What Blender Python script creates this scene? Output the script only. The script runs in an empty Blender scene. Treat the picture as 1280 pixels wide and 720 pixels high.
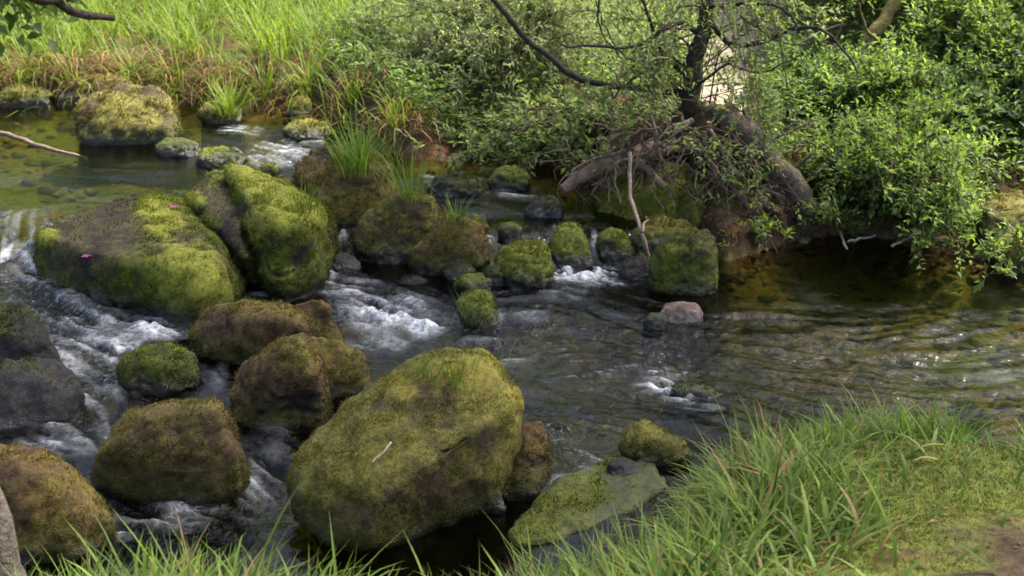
import bpy, bmesh, math
import numpy as np
from mathutils import Vector

# ------------------------------------------------------------------ camera, sky, sun, exposure
sc = bpy.context.scene
C = sc.collection
H = 2.2                       # eye height above the lower stream (person on the near bank)
PITCH = math.radians(20.0)
HFOV = math.radians(44.0)
cam_d = bpy.data.cameras.new('camera')
cam_d.sensor_width = 36.0
cam_d.lens = 18.0 / math.tan(HFOV / 2)
cam_d.clip_end = 1000.0
cam_d.dof.use_dof = True
cam_d.dof.focus_distance = 5.0
cam_d.dof.aperture_fstop = 3.8
cam = bpy.data.objects.new('camera', cam_d)
C.objects.link(cam)
cam.location = (0, 0, H)
cam.rotation_euler = (math.pi / 2 - PITCH, 0, 0)
sc.camera = cam

SUN_EL = math.radians(58)
SUN_AZ = math.radians(64)     # from +Y towards +X: hazy sun from behind the right-hand slope
world = bpy.data.worlds.new('World')
sc.world = world
world.use_nodes = True
wn = world.node_tree
sky = wn.nodes.new('ShaderNodeTexSky')
sky.sky_type = 'NISHITA'
sky.sun_disc = False
sky.sun_elevation = SUN_EL
sky.sun_rotation = SUN_AZ
sky.air_density = 0.5
sky.dust_density = 4.0
sky.ozone_density = 0.5
wn.nodes['Background'].inputs['Strength'].default_value = 0.15
wn.links.new(sky.outputs[0], wn.nodes['Background'].inputs['Color'])
sun_d = bpy.data.lights.new('sun', 'SUN')
sun_d.energy = 3.9
sun_d.angle = math.radians(8)
sun_d.color = (1.0, 0.95, 0.86)
sun = bpy.data.objects.new('sun', sun_d)
C.objects.link(sun)
sun_dir = Vector((math.sin(SUN_AZ) * math.cos(SUN_EL), math.cos(SUN_AZ) * math.cos(SUN_EL), math.sin(SUN_EL)))
sun.rotation_euler = sun_dir.to_track_quat('Z', 'Y').to_euler()
sun.location = sun_dir * 40
sc.view_settings.view_transform = 'Standard'
sc.view_settings.look = 'None'
sc.view_settings.gamma = 1.0
sc.view_settings.use_curve_mapping = False
sc.view_settings.exposure = 2.0
sc.cycles.max_bounces = 8
sc.cycles.transparent_max_bounces = 8
sc.cycles.caustics_reflective = False
sc.cycles.caustics_refractive = False

# ------------------------------------------------------------------ helpers
FPX = 640.0 / math.tan(HFOV / 2)
cP, sP = math.cos(PITCH), math.sin(PITCH)

def ray(px, py):
    dx = (px - 640.0) / FPX
    dy = (360.0 - py) / FPX
    return np.array([dx, cP + dy * sP, -sP + dy * cP])

def P(px, py, z=0.0):
    d = ray(px, py)
    t = (z - H) / d[2]
    return np.array([0, 0, H]) + d * t

def PY(px, py, y):
    d = ray(px, py)
    return np.array([0, 0, H]) + d * (y / d[1])

rng = np.random.default_rng(7)
PERM = np.random.default_rng(1234).random((64, 64, 64))

def vnoise(p):
    p = np.asarray(p, float)
    i = np.floor(p).astype(int)
    f = p - i
    f = f * f * f * (f * (f * 6 - 15) + 10)
    a = i & 63
    b = (i + 1) & 63
    x0, y0, z0 = a[..., 0], a[..., 1], a[..., 2]
    x1, y1, z1 = b[..., 0], b[..., 1], b[..., 2]
    fx, fy, fz = f[..., 0], f[..., 1], f[..., 2]
    c00 = PERM[x0, y0, z0] * (1 - fx) + PERM[x1, y0, z0] * fx
    c10 = PERM[x0, y1, z0] * (1 - fx) + PERM[x1, y1, z0] * fx
    c01 = PERM[x0, y0, z1] * (1 - fx) + PERM[x1, y0, z1] * fx
    c11 = PERM[x0, y1, z1] * (1 - fx) + PERM[x1, y1, z1] * fx
    return (c00 * (1 - fy) + c10 * fy) * (1 - fz) + (c01 * (1 - fy) + c11 * fy) * fz * 1.0

def fbm(p, oct=4, gain=0.5):
    p = np.asarray(p, float)
    s = 0; a = 1; n = 0
    for k in range(oct):
        s = s + a * vnoise(p * (2.03 ** k) + 17.3 * k)
        n += a; a *= gain
    return s / n

def sstep(a, b, x):
    t = np.clip((x - a) / (b - a), 0, 1)
    return t * t * (3 - 2 * t)

def unit(v):
    return v / (np.linalg.norm(v, axis=-1, keepdims=True) + 1e-9)

def mk(name, V, F, mat, cols=None, loc=None, parent=None, smooth=False, attrs=None):
    """one mesh object from numpy arrays; F is (n,3) / (n,4) or a list of such arrays"""
    V = np.asarray(V, np.float32).reshape(-1, 3)
    if loc is None:
        loc = np.zeros(3)
    V = V - np.asarray(loc, np.float32)
    Fs = F if isinstance(F, list) else [F]
    me = bpy.data.meshes.new(name)
    me.vertices.add(len(V))
    me.vertices.foreach_set('co', V.ravel())
    idx = np.concatenate([np.asarray(f).ravel() for f in Fs]).astype(np.int32)
    tot = np.concatenate([np.full(len(f), np.asarray(f).shape[1]) for f in Fs]).astype(np.int32)
    st = np.concatenate([[0], np.cumsum(tot)[:-1]]).astype(np.int32)
    me.loops.add(len(idx))
    me.loops.foreach_set('vertex_index', idx)
    me.polygons.add(len(tot))
    me.polygons.foreach_set('loop_start', st)
    me.polygons.foreach_set('loop_total', tot)
    if smooth:
        me.polygons.foreach_set('use_smooth', np.ones(len(tot), bool))
    me.update(calc_edges=True)
    if cols is not None:
        ca = me.color_attributes.new('col', 'FLOAT_COLOR', 'POINT')
        c4 = np.ones((len(V), 4), np.float32)
        c4[:, :3] = cols
        ca.data.foreach_set('color', c4.ravel())
    for k, v in (attrs or {}).items():
        at = me.attributes.new(k, 'FLOAT', 'POINT')
        at.data.foreach_set('value', np.asarray(v, np.float32))
    me.materials.append(mat)
    o = bpy.data.objects.new(name, me)
    C.objects.link(o)
    if parent is not None:
        o.parent = parent
    else:
        o.location = loc
    return o

def tag(o, label=None, cat=None, group=None, kind=None):
    if label: o['label'] = label
    if cat: o['category'] = cat
    if group: o['group'] = group
    if kind: o['kind'] = kind
    return o

def empty(name, loc, label, cat, group=None):
    o = bpy.data.objects.new(name, None)
    C.objects.link(o)
    o.location = loc
    o.empty_display_size = 0.1
    return tag(o, label, cat, group)

class Geo:
    """collects vertices, faces and vertex colours"""
    def __init__(s):
        s.V, s.T, s.Q, s.K, s.n = [], [], [], [], 0
    def add(s, V, F, col):
        V = np.asarray(V, float).reshape(-1, 3)
        F = np.asarray(F) + s.n
        (s.T if F.shape[1] == 3 else s.Q).append(F)
        s.V.append(V)
        c = np.asarray(col, float)
        s.K.append(np.broadcast_to(c, (len(V), 3)) if c.ndim == 1 else c)
        s.n += len(V)
    def build(s, name, mat, loc=None, parent=None, smooth=False):
        F = []
        if s.T: F.append(np.concatenate(s.T))
        if s.Q: F.append(np.concatenate(s.Q))
        return mk(name, np.concatenate(s.V), F, mat, np.concatenate(s.K), loc, parent, smooth)

def tube(geo, pts, rad, col, sides=6, seed=0, rough=0.0):
    pts = np.asarray(pts, float)
    K = len(pts)
    rad = np.broadcast_to(np.asarray(rad, float), (K,)) if np.ndim(rad) else np.full(K, rad)
    t = unit(np.gradient(pts, axis=0))
    up = np.array([0.13, 0.27, 0.95])
    if abs(t[0] @ up) > 0.9: up = np.array([0.9, 0.3, 0.1])
    n = unit(np.cross(t, up)); b = np.cross(t, n)
    a = np.linspace(0, 2 * np.pi, sides, endpoint=False)
    ring = n[:, None] * np.cos(a)[None, :, None] + b[:, None] * np.sin(a)[None, :, None]
    r = rad[:, None, None] * np.ones((K, sides, 1))
    V = pts[:, None] + ring * r
    if rough:
        w = (fbm(V * (0.25 / max(rad.max(), .01)) + seed, 3) - 0.5) * 2
        V = pts[:, None] + ring * r * (1 + rough * w[..., None])
    i = np.arange(K - 1)[:, None] * sides; j = np.arange(sides)[None]
    j2 = (j + 1) % sides
    Q = np.stack([i + j, i + j2, i + sides + j2, i + sides + j], -1).reshape(-1, 4)
    geo.add(V, Q, col)
    # closed ends
    for k, s in ((0, -1), (K - 1, 1)):
        ring_i = np.arange(sides) + k * sides
        cv = np.vstack([V[k], pts[k][None] + t[k] * s * rad[k] * 0.3])
        T = np.stack([np.arange(sides), (np.arange(sides) + 1) % sides, np.full(sides, sides)], -1)
        if s < 0: T = T[:, ::-1]
        geo.add(cv, T, col)

def curve(ctrl, n=12, wob=0.0, seed=0):
    """smooth polyline (Catmull-Rom) through control points"""
    c = np.asarray(ctrl, float)
    if len(c) == 2:
        c = np.vstack([c[0], (c[0] + c[1]) / 2, c[1]])
    cc = np.vstack([2 * c[0] - c[1], c, 2 * c[-1] - c[-2]])
    out = []
    u = np.linspace(0, len(c) - 1, n)
    for t in u:
        i = min(int(t), len(c) - 2); f = t - i
        p0, p1, p2, p3 = cc[i:i + 4]
        out.append(0.5 * (2 * p1 + (p2 - p0) * f + (2 * p0 - 5 * p1 + 4 * p2 - p3) * f ** 2 + (3 * p1 - p0 - 3 * p2 + p3) * f ** 3))
    out = np.array(out)
    if wob:
        r = np.random.default_rng(seed)
        w = r.normal(0, wob, out.shape); w[0] = 0
        out = out + w
    return out

def leaves(geo, base, d, up, L, W, cols, fold=0.18, curl=0.12):
    """folded, pointed leaves: 5 vertices and 4 triangles each"""
    d = unit(d); side = unit(np.cross(d, up)); nrm = np.cross(side, d)
    L = L[:, None]; W = W[:, None]
    b = base
    m = base + d * L * 0.48 - nrm * L * 0.0
    l = base + d * L * 0.45 + side * W * 0.5 + nrm * W * fold * 1.6
    r = base + d * L * 0.45 - side * W * 0.5 + nrm * W * fold * 1.6
    t = base + d * L - nrm * L * curl
    V = np.stack([b, l, m, r, t], 1)
    N = len(base)
    o = (np.arange(N) * 5)[:, None, None]
    T = (np.array([[0, 2, 1], [0, 3, 2], [1, 2, 4], [2, 3, 4]])[None] + o).reshape(-1, 3)
    geo.add(V.reshape(-1, 3), T, np.repeat(cols, 5, axis=0))

def blades(geo, root, az, L, W, lean, bend, cols, tipcols=None, seg=4):
    """tapered, arching grass blades; lean/bend in radians from the vertical"""
    N = len(root)
    h = np.stack([np.cos(az), np.sin(az), np.zeros(N)], -1)
    side = np.stack([-np.sin(az), np.cos(az), np.zeros(N)], -1)
    p = root.copy()
    V = []; K = []
    tipcols = cols if tipcols is None else tipcols
    for k in range(seg + 1):
        f = k / seg
        w = W * (1 - f ** 1.7) * (0.75 + 0.5 * min(f * 3, 1) * 0.5)
        if k == seg:
            V.append(p[:, None])
            K.append(tipcols[:, None])
        else:
            V.append(np.stack([p - side * w[:, None] * 0.5, p + side * w[:, None] * 0.5], 1))
            c = cols * (1 - f) + tipcols * f
            K.append(np.stack([c, c], 1))
        a = lean + bend * (k + 0.5) / seg
        p = p + (h * np.sin(a)[:, None] + np.array([0, 0, 1.0]) * np.cos(a)[:, None]) * (L / seg)[:, None]
    V = np.concatenate(V, 1); K = np.concatenate(K, 1)
    n = seg * 2 + 1
    F = []
    for k in range(seg - 1):
        F += [[2 * k, 2 * k + 1, 2 * k + 3], [2 * k, 2 * k + 3, 2 * k + 2]]
    F += [[2 * seg - 2, 2 * seg - 1, 2 * seg]]
    T = (np.array(F)[None] + (np.arange(N) * n)[:, None, None]).reshape(-1, 3)
    geo.add(V.reshape(-1, 3), T, K.reshape(-1, 3))

def pick(pal, n, r, jit=0.18):
    pal = np.asarray(pal, float)
    a = pal[r.integers(0, len(pal), n)]; b = pal[r.integers(0, len(pal), n)]
    t = r.random((n, 1))
    return np.clip((a * (1 - t) + b * t) * (1 + r.normal(0, jit, (n, 1))), 0.004, 0.9)

# ------------------------------------------------------------------ materials
def mat_new(name):
    m = bpy.data.materials.new(name)
    m.use_nodes = True
    nt = m.node_tree
    nt.nodes.clear()
    out = nt.nodes.new('ShaderNodeOutputMaterial')
    return m, nt, out

def N(nt, typ, **kw):
    n = nt.nodes.new(typ)
    for k, v in kw.items():
        if k in n.inputs: n.inputs[k].default_value = v
        else: setattr(n, k, v)
    return n

def grainy(name, rough=0.85, bump=0.4, scales=(60, 240), var=0.45, spec=0.3, wet=False):
    """vertex colour broken up by two noises, with a fine relief"""
    m, nt, out = mat_new(name)
    L = nt.links.new
    bs = N(nt, 'ShaderNodeBsdfPrincipled', Roughness=rough)
    bs.inputs['Specular IOR Level'].default_value = spec
    at = N(nt, 'ShaderNodeVertexColor', layer_name='col')
    geo = N(nt, 'ShaderNodeNewGeometry')
    n1 = N(nt, 'ShaderNodeTexNoise', Scale=scales[0], Detail=5.0, Roughness=0.65)
    n2 = N(nt, 'ShaderNodeTexNoise', Scale=scales[1], Detail=3.0)
    L(geo.outputs['Position'], n1.inputs['Vector']); L(geo.outputs['Position'], n2.inputs['Vector'])
    mr = N(nt, 'ShaderNodeMapRange'); mr.inputs[1].default_value = 0.3; mr.inputs[2].default_value = 0.7
    mr.inputs[3].default_value = 1 - var; mr.inputs[4].default_value = 1 + var
    L(n1.outputs['Fac'], mr.inputs[0])
    mx = N(nt, 'ShaderNodeMix', data_type='RGBA', blend_type='MULTIPLY'); mx.inputs[0].default_value = 1
    L(at.outputs['Color'], mx.inputs[6]); L(mr.outputs[0], mx.inputs[7])
    L(mx.outputs[2], bs.inputs['Base Color'])
    ad = N(nt, 'ShaderNodeMath', operation='MULTIPLY_ADD'); ad.inputs[1].default_value = 0.4
    L(n2.outputs['Fac'], ad.inputs[0]); L(n1.outputs['Fac'], ad.inputs[2])
    bp = N(nt, 'ShaderNodeBump', Strength=bump, Distance=0.02)
    L(ad.outputs[0], bp.inputs['Height']); L(bp.outputs[0], bs.inputs['Normal'])
    if wet:
        wa = N(nt, 'ShaderNodeAttribute', attribute_name='wet')
        r = N(nt, 'ShaderNodeMapRange'); r.inputs[3].default_value = rough; r.inputs[4].default_value = 0.28
        L(wa.outputs['Fac'], r.inputs[0]); L(r.outputs[0], bs.inputs['Roughness'])
        s2 = N(nt, 'ShaderNodeMapRange'); s2.inputs[3].default_value = spec; s2.inputs[4].default_value = 0.5
        L(wa.outputs['Fac'], s2.inputs[0]); L(s2.outputs[0], bs.inputs['Specular IOR Level'])
    L(bs.outputs[0], out.inputs[0])
    return m

def leafy(name, trans=0.4, rough=0.45, spec=0.35, tint=(1.15, 1.25, 0.55)):
    m, nt, out = mat_new(name)
    L = nt.links.new
    at = N(nt, 'ShaderNodeVertexColor', layer_name='col')
    bs = N(nt, 'ShaderNodeBsdfPrincipled', Roughness=rough)
    bs.inputs['Specular IOR Level'].default_value = spec
    tr = N(nt, 'ShaderNodeBsdfTranslucent')
    mx = N(nt, 'ShaderNodeMix', data_type='RGBA', blend_type='MULTIPLY'); mx.inputs[0].default_value = 1
    mx.inputs[7].default_value = (*tint, 1)
    L(at.outputs['Color'], mx.inputs[6])
    L(at.outputs['Color'], bs.inputs['Base Color']); L(mx.outputs[2], tr.inputs['Color'])
    ms = N(nt, 'ShaderNodeMixShader'); ms.inputs[0].default_value = trans
    L(bs.outputs[0], ms.inputs[1]); L(tr.outputs[0], ms.inputs[2])
    L(ms.outputs[0], out.inputs[0])
    return m

M_rock = grainy('mossy_stone', 0.9, 0.6, (45, 190), 0.5, 0.25, wet=True)
M_moss = leafy('moss_fibres', 0.25, 0.75, 0.1, (1.1, 1.1, 0.6))
M_ground = grainy('bank_soil', 0.95, 0.7, (28, 140), 0.55, 0.15)
M_gravel = grainy('bed_gravel', 0.7, 0.5, (40, 160), 0.5, 0.3)
M_grass = leafy('grass_blade', 0.42, 0.55, 0.18)
M_leaf = leafy('broad_leaf', 0.55, 0.5, 0.3, (1.35, 1.45, 0.65))
M_willow = leafy('willow_leaf', 0.55, 0.55, 0.25, (1.3, 1.35, 0.7))
M_bark = grainy('bark', 0.9, 0.8, (30, 130), 0.5, 0.2)
M_wood = grainy('dead_wood', 0.8, 0.6, (22, 120), 0.45, 0.25)
M_earth = grainy('root_earth', 0.95, 0.9, (30, 120), 0.5, 0.1)
M_petal = leafy('petal', 0.35, 0.5, 0.2, (1.0, 0.8, 1.0))

# ------------------------------------------------------------------ banks and water levels
def xyz_of(lst, z):
    return np.array([P(a, b, z if len(t) == 0 else t[0]) for (a, b, *t) in lst])

far_px = [(-260, 128, .30), (-60, 124, .30), (60, 130, .30), (160, 124, .30), (235, 130, .30), (300, 138, .29), (380, 142, .28),
          (440, 168, .26), (500, 196, .22), (560, 204, .20), (640, 214, .18), (720, 232, .15), (790, 262, .06), (860, 292, 0),
          (905, 328, 0), (945, 318, 0), (1000, 300, 0), (1060, 292, 0), (1120, 300, 0), (1180, 318, 0), (1230, 326, 0), (1300, 335, 0), (1400, 340, 0)]
FAR = np.array([P(a, b, z) for a, b, z in far_px])
FAR = FAR[np.argsort(FAR[:, 0])]
near_px = [(-120, 800), (0, 800), (200, 765), (420, 800), (600, 800), (740, 775), (810, 725), (870, 640), (950, 590), (1010, 562), (1100, 548), (1180, 556), (1260, 590), (1400, 610)]
NEAR = np.array([P(a, b, 0.12) for a, b in near_px])
NEAR = NEAR[np.argsort(NEAR[:, 0])]

def y_far(x):
    return np.interp(x, np.r_[-60, FAR[:, 0], 5, 60], np.r_[FAR[0, 1] + 2, FAR[:, 1], FAR[-1, 1] + .5, FAR[-1, 1] + 3])

def y_near(x):
    return np.interp(x, np.r_[-60, -4, NEAR[:, 0], 6, 60], np.r_[4.5, 3.2, NEAR[:, 1], NEAR[-1, 1], NEAR[-1, 1]])

lev_px = [(20, 200, .30), (150, 220, .30), (60, 150, .30), (250, 165, .30), (200, 238, .30), (110, 265, .30), (-150, 180, .30), (-150, 240, .30), (25, 258, .295), (75, 283, .30), (130, 285, .30),
          (330, 190, .27), (300, 150, .29), (375, 178, .26), (395, 215, .24), (440, 190, .22), (425, 285, .12), (400, 345, .05), (440, 350, .045), (360, 372, .04), (310, 365, .05),
          (520, 215, .2), (560, 222, .19), (610, 236, .175), (660, 250, .16), (640, 285, .15), (705, 262, .15), (715, 280, .14), (580, 250, .17),
          (700, 345, .01), (740, 342, .0), (790, 340, 0), (640, 370, 0.01), (560, 360, .03), (500, 345, .04), (480, 400, .02), (540, 420, .01),
          (20, 318, .13), (-100, 330, .13), (-100, 420, .08), (75, 352, .12), (150, 372, .11), (60, 420, .07), (130, 420, .07), (190, 405, .08), (215, 425, .05), (100, 480, .02),
          (200, 560, 0), (50, 545, .01), (150, 640, 0), (340, 560, 0), (320, 640, 0), (470, 440, .0), (640, 450, 0), (700, 520, 0), (800, 430, 0), (800, 500, 0), (950, 400, 0), (950, 480, 0),
          (900, 350, 0), (1050, 320, 0), (1100, 420, 0), (1250, 400, 0), (1250, 480, 0), (1400, 400, 0), (700, 620, 0), (560, 700, 0), (-100, 600, 0), (-100, 700, 0)]
LEV = np.array([P(a, b, z) for a, b, z in lev_px])

def level(x, y):
    sh = np.shape(x)
    x = np.ravel(x); y = np.ravel(y)
    num = np.zeros_like(x); den = np.zeros_like(x)
    for lx, ly, lz in LEV:
        d2 = (x - lx) ** 2 + (y - ly) ** 2 + 0.004
        w = 1 / d2 ** 2.4
        num += w * lz; den += w
    return (num / den).reshape(sh)

def ground_h(x, y):
    x = np.asarray(x, float); y = np.asarray(y, float)
    p = np.stack([x, y, np.zeros_like(x)], -1)
    n1 = fbm(p * 1.3, 4) - 0.5
    n2 = fbm(p * 6 + 5, 4) - 0.5
    lv = level(x, y)
    yf, yn = y_far(x), y_near(x)
    df = y - yf
    dn = yn - y
    edge = np.minimum(-df, -dn)
    bed = lv - (0.05 + 0.2 * sstep(0, 0.5, edge)) + n2 * 0.10 + n1 * 0.08
    # far bank: grassy left, tall rooty middle, beach and wooded slope on the right
    left = .30 + .24 * sstep(0.0, .35, df) + .045 * np.clip(df, 0, 40)
    mid = .14 + .36 * sstep(0.18, .8, df) + .02 * np.clip(df, 0, 40)
    right = .02 + .10 * sstep(0, .5, df) + .50 * np.clip(df - .35, 0, 6) + .1 * np.clip(df - 6.3, 0, 40)
    a = sstep(-.9, -.2, x); b = sstep(1.7, 2.7, x + .12 * np.clip(df, 0, 3) * 0)
    fb = left * (1 - a) + mid * a
    fb = fb * (1 - b) + right * b
    fb = fb + n1 * 0.16 * sstep(.2, 1.5, df) + n2 * 0.06
    nb = .06 + .27 * sstep(0, .5, dn) + .16 * np.clip(dn - .5, 0, 1.5) + n1 * .1 + n2 * .05
    wf = sstep(-.04, .1, df); wn_ = sstep(-.05, .12, dn)
    z = bed * (1 - wf) + fb * wf
    return z * (1 - wn_) + nb * wn_

def axis(a, b, step, lo, hi, n):
    core = np.arange(a, b, step)
    t = np.linspace(0, 1, n + 1)[1:] ** 2.2
    return np.r_[(a - (a - lo) * t)[::-1], core, b + (hi - b) * t]

GX = axis(-5.2, 5.2, .04, -150, 150, 26)
GY = axis(1.2, 12.5, .04, -60, 240, 26)
gx, gy = np.meshgrid(GX, GY)
gz = ground_h(gx, gy)
gv = np.stack([gx, gy, gz], -1).reshape(-1, 3)
ny, nx = gx.shape
ii = (np.arange(ny - 1)[:, None] * nx + np.arange(nx - 1)[None]).ravel()
gq = np.stack([ii, ii + 1, ii + nx + 1, ii + nx], -1)
px3 = gv * 1.0
nA = fbm(px3 * 2.2 + 3, 4); nB = fbm(px3 * 9 + 9, 4)
SOIL = np.array([.055, .035, .022]); SOILR = np.array([.075, .036, .018]); MOSSG = np.array([.085, .10, .018]); SAND = np.array([.27, .225, .165]); MUD = np.array([.095, .062, .036]); LEAFL = np.array([.06, .07, .02])
dfar = (gy - y_far(gx)).ravel(); dnear = (y_near(gx) - gy).ravel(); X = gx.ravel(); Y = gy.ravel()
def lerp(a, b, t): return a * (1 - t[:, None]) + b * t[:, None]
col = lerp(np.tile(SOIL, (len(X), 1)), SOILR, sstep(.4, .6, nB))
col = lerp(col, LEAFL, sstep(.15, .5, dfar) * sstep(.35, .6, nA))
col = lerp(col, MOSSG, sstep(.1, .3, dnear) * sstep(.40, .54, nA + .25 * (nB - .5)))
pc = P(1290, 715, .4)
col = lerp(col, np.array([.040, .028, .017]), (1 - sstep(.02, .40, np.hypot(X - pc[0], (Y - pc[1]) * 1.2) + .5 * (nB - .5))) * .9)
bedm = (dfar < .02) & (dnear < .05)
bcol = lerp(np.tile(np.array([.095, .105, .026]), (len(X), 1)), np.array([.15, .105, .042]), sstep(.42, .62, nA * .6 + nB * .4))
col = np.where(bedm[:, None], bcol, col)
col = lerp(col, MUD, sstep(-.45, -.05, dfar) * (1 - sstep(.25, .5, dfar)) * sstep(1.3, 1.7, X) * (1 - sstep(2.9, 3.3, X)) * .9)
# trodden sandy path behind the root bank
pth = np.abs(X - (1.50 + (Y - 9.0) * .16)) < .42 + .3 * (nA - .5)
pm = np.clip(1 - np.abs(X - (1.50 + (Y - 9.0) * .16)) / (.62 + .5 * (nA - .5)), 0, 1)
col = lerp(col, SAND, sstep(.1, .4, pm) * sstep(.9, 1.4, dfar) * (Y < 40))
ground = mk('ground', gv, gq, M_ground, col, smooth=True)
tag(ground, 'dark soil banks and stream bed with moss and a sandy trail', 'ground', kind='structure')

# ------------------------------------------------------------------ rocks
ROCKS = []   # (name, outline, wl, options, label)
def rock(outline, label, wl=0.0, dr=.8, bulge=.17, ridge=(), moss='olive', cover=.8, name='mossy_boulder', under=1.12, rough=1.0, vox=None, sm=1, dep=None, fac=1, bare=(), lush=(), sub=(), dry=0.0):
    ROCKS.append(dict(o=outline, label=label, wl=wl, dr=dr, bulge=bulge, ridge=ridge, moss=moss, cover=cover, name=name, under=under, rough=rough, vox=vox, sm=sm, dep=dep, fac=fac, bare=bare, lush=lush, sub=sub, dry=dry))

# upper pool
rock([(97, 150), (100, 124), (125, 113), (165, 108), (200, 108), (213, 118), (219, 150), (216, 172), (180, 178), (120, 181), (102, 172)],
     'rounded olive moss boulder alone in the still upper pool', .30, .8, moss='olive', cover=.95)
rock([(60, 112), (75, 100), (120, 94), (160, 97), (165, 110), (120, 126), (70, 128)], 'brown flat bank stone directly behind the boulder in the upper pool', .32, .7, moss='brown', cover=.5)
rock([(0, 118), (10, 108), (40, 106), (62, 116), (60, 130), (20, 133), (0, 130)], 'low mossy stone at the foot of the far grass bank, at the still pool', .31, .7, moss='olive', cover=.6)
rock([(359, 142), (362, 126), (372, 120), (384, 122), (388, 134), (384, 146), (368, 149)], 'small upright egg-shaped yellow moss stone under the far bank', .29, .8, moss='yellow', cover=1.0)
rock([(355, 164), (362, 155), (385, 151), (405, 153), (412, 164), (405, 174), (370, 174)], 'low cushion-shaped yellow moss stone beside the rapids near the pale stick', .27, .8, moss='yellow', cover=1.0)
rock([(250, 140), (262, 128), (285, 126), (302, 138), (298, 154), (265, 156)], 'stone carrying a bright green grass tuft in the upper rapids', .29, .8, moss='olive', cover=.7)
rock([(195, 184), (205, 175), (225, 172), (245, 180), (250, 190), (232, 195), (205, 194)], 'low green wet stone right of the pool boulder, barely out of the water', .295, .8, moss='green', cover=.9)
rock([(245, 198), (258, 187), (280, 186), (305, 198), (300, 208), (262, 209)], 'flat green wet stone at the lip of the upper rapids', .285, .8, moss='green', cover=.9)
rock([(326, 214), (332, 206), (345, 208), (347, 219), (336, 222)], 'tiny green stone in the upper rapids behind the ridged boulder', .26, .8, moss='green', cover=.8)
# the two large slabs
rock([(45, 288), (50, 282), (110, 268), (165, 246), (190, 248), (215, 257), (242, 272), (250, 290), (272, 304), (284, 330), (294, 356), (290, 380), (258, 399), (232, 397), (201, 385), (170, 372), (141, 353), (100, 345), (66, 338), (47, 324)],
     'long flat moss slab holding back the pool, pink petal on it', .10, .62, dep=1.5, moss='green', cover=.8, ridge=[(60, 298, .32, 'z'), (100, 314, .325, 'z'), (150, 324, .335, 'z'), (190, 332, .325, 'z'), (240, 337, .325, 'z'), (275, 328, .31, 'z'), (200, 262, .32, 'z'), (235, 280, .33, 'z')], rough=.5, fac=0, bare=[(95, 292, 55), (150, 280, 40), (215, 300, 25)], lush=[(205, 285, 24), (185, 265, 18), (235, 345, 36), (265, 365, 24), (60, 300, 14)], bulge=0.0)
rock([(285, 209), (320, 219), (360, 238), (398, 258), (411, 286), (404, 316), (382, 344), (357, 364), (338, 361), (326, 335), (312, 270)],
     'large angular boulder with bright green moss ridge beside the long slab', .07, .75, dep=1.3, moss='green', cover=.8, ridge=[(290, 213, .42, 'z'), (340, 233, .45, 'z'), (395, 263, .44, 'z'), (318, 268, .46, 'z'), (350, 283, .45, 'z'), (385, 287, .41, 'z')], rough=.5, fac=0, sub=[([(228, 257), (240, 236), (268, 214), (292, 224), (322, 272), (324, 344), (296, 324), (268, 300), (249, 284)], [(250, 254, .37, 'z'), (272, 222, .37, 'z'), (300, 282, .37, 'z'), (305, 318, .28, 'z'), (262, 278, .33, 'z')])], bare=[(265, 250, 30), (295, 275, 28), (285, 305, 24)], lush=[(295, 216, 14), (315, 228, 18), (345, 243, 22), (325, 282, 20), (365, 262, 24), (350, 280, 16), (390, 272, 14), (245, 252, 12), (350, 335, 18)], bulge=0.0)
# middle group
rock([(362, 230), (372, 205), (395, 186), (430, 178), (470, 186), (492, 210), (492, 250), (470, 276), (430, 284), (405, 275), (380, 250)],
     'earthy brown boulder with a fern-like grass tussock, behind the ridged boulder', .13, .7, moss='brown', cover=.55)
rock([(445, 292), (452, 274), (480, 252), (510, 240), (535, 244), (546, 264), (545, 296), (520, 316), (490, 324), (455, 318), (447, 308)],
     'rounded green-brown boulder with a wispy sedge on top, mid stream', .07, .8, moss='olive', cover=.8, ridge=[(500, 252, .33, 'z'), (531, 250, .34, 'z'), (468, 275, .25, 'z')])
rock([(513, 318), (530, 298), (555, 272), (578, 265), (600, 282), (607, 305), (600, 326), (570, 340), (535, 340), (518, 332)],
     'pyramid-shaped brown moss boulder right of the rounded green-brown one', .05, .8, moss='brown', cover=.8, ridge=[(576, 270, .33, 'z'), (552, 300, .2, 'z')])
rock([(585, 280), (592, 269), (603, 270), (609, 284), (602, 294), (588, 292)], 'small green stone peeping over the pyramid-shaped boulder', .15, .8, moss='green', cover=.9)
rock([(622, 288), (628, 281), (640, 280), (652, 286), (650, 297), (632, 299)], 'small dark green stone in the flow behind the mid stream cascade', .15, .8, moss='green', cover=.6)
rock([(618, 330), (628, 312), (650, 303), (676, 302), (686, 312), (689, 345), (680, 358), (655, 356), (632, 348)],
     'wet rock with water sliding over it, moss on its right end', .02, .8, moss='green', cover=.55, dep=.45, rough=1.5)
rock([(692, 300), (700, 284), (716, 279), (727, 290), (734, 312), (741, 332), (720, 336), (700, 334), (693, 320)], 'green mossy rock beside the thin white waterfall', .02, .8, moss='green', cover=.9, dep=.45, rough=1.5)
rock([(746, 304), (752, 290), (770, 287), (785, 296), (797, 318), (785, 326), (760, 324), (748, 316)], 'dark wet stone, green only on its right side, below the roots', .03, .8, moss='green', cover=.45, dep=.4, rough=1.5)
rock([(790, 296), (805, 279), (830, 273), (855, 277), (870, 290), (868, 304), (840, 312), (800, 310)], 'low olive mound of rock on top of the square mossy block', .08, .7, moss='olive', cover=.9)
rock([(815, 330), (825, 306), (850, 297), (885, 288), (893, 296), (897, 362), (890, 372), (850, 366), (822, 348)], 'square mossy block at the waterside beneath the tree roots', .0, .7, moss='green', cover=.75, ridge=[(850, 312, .06), (885, 315, .05)])
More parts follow.
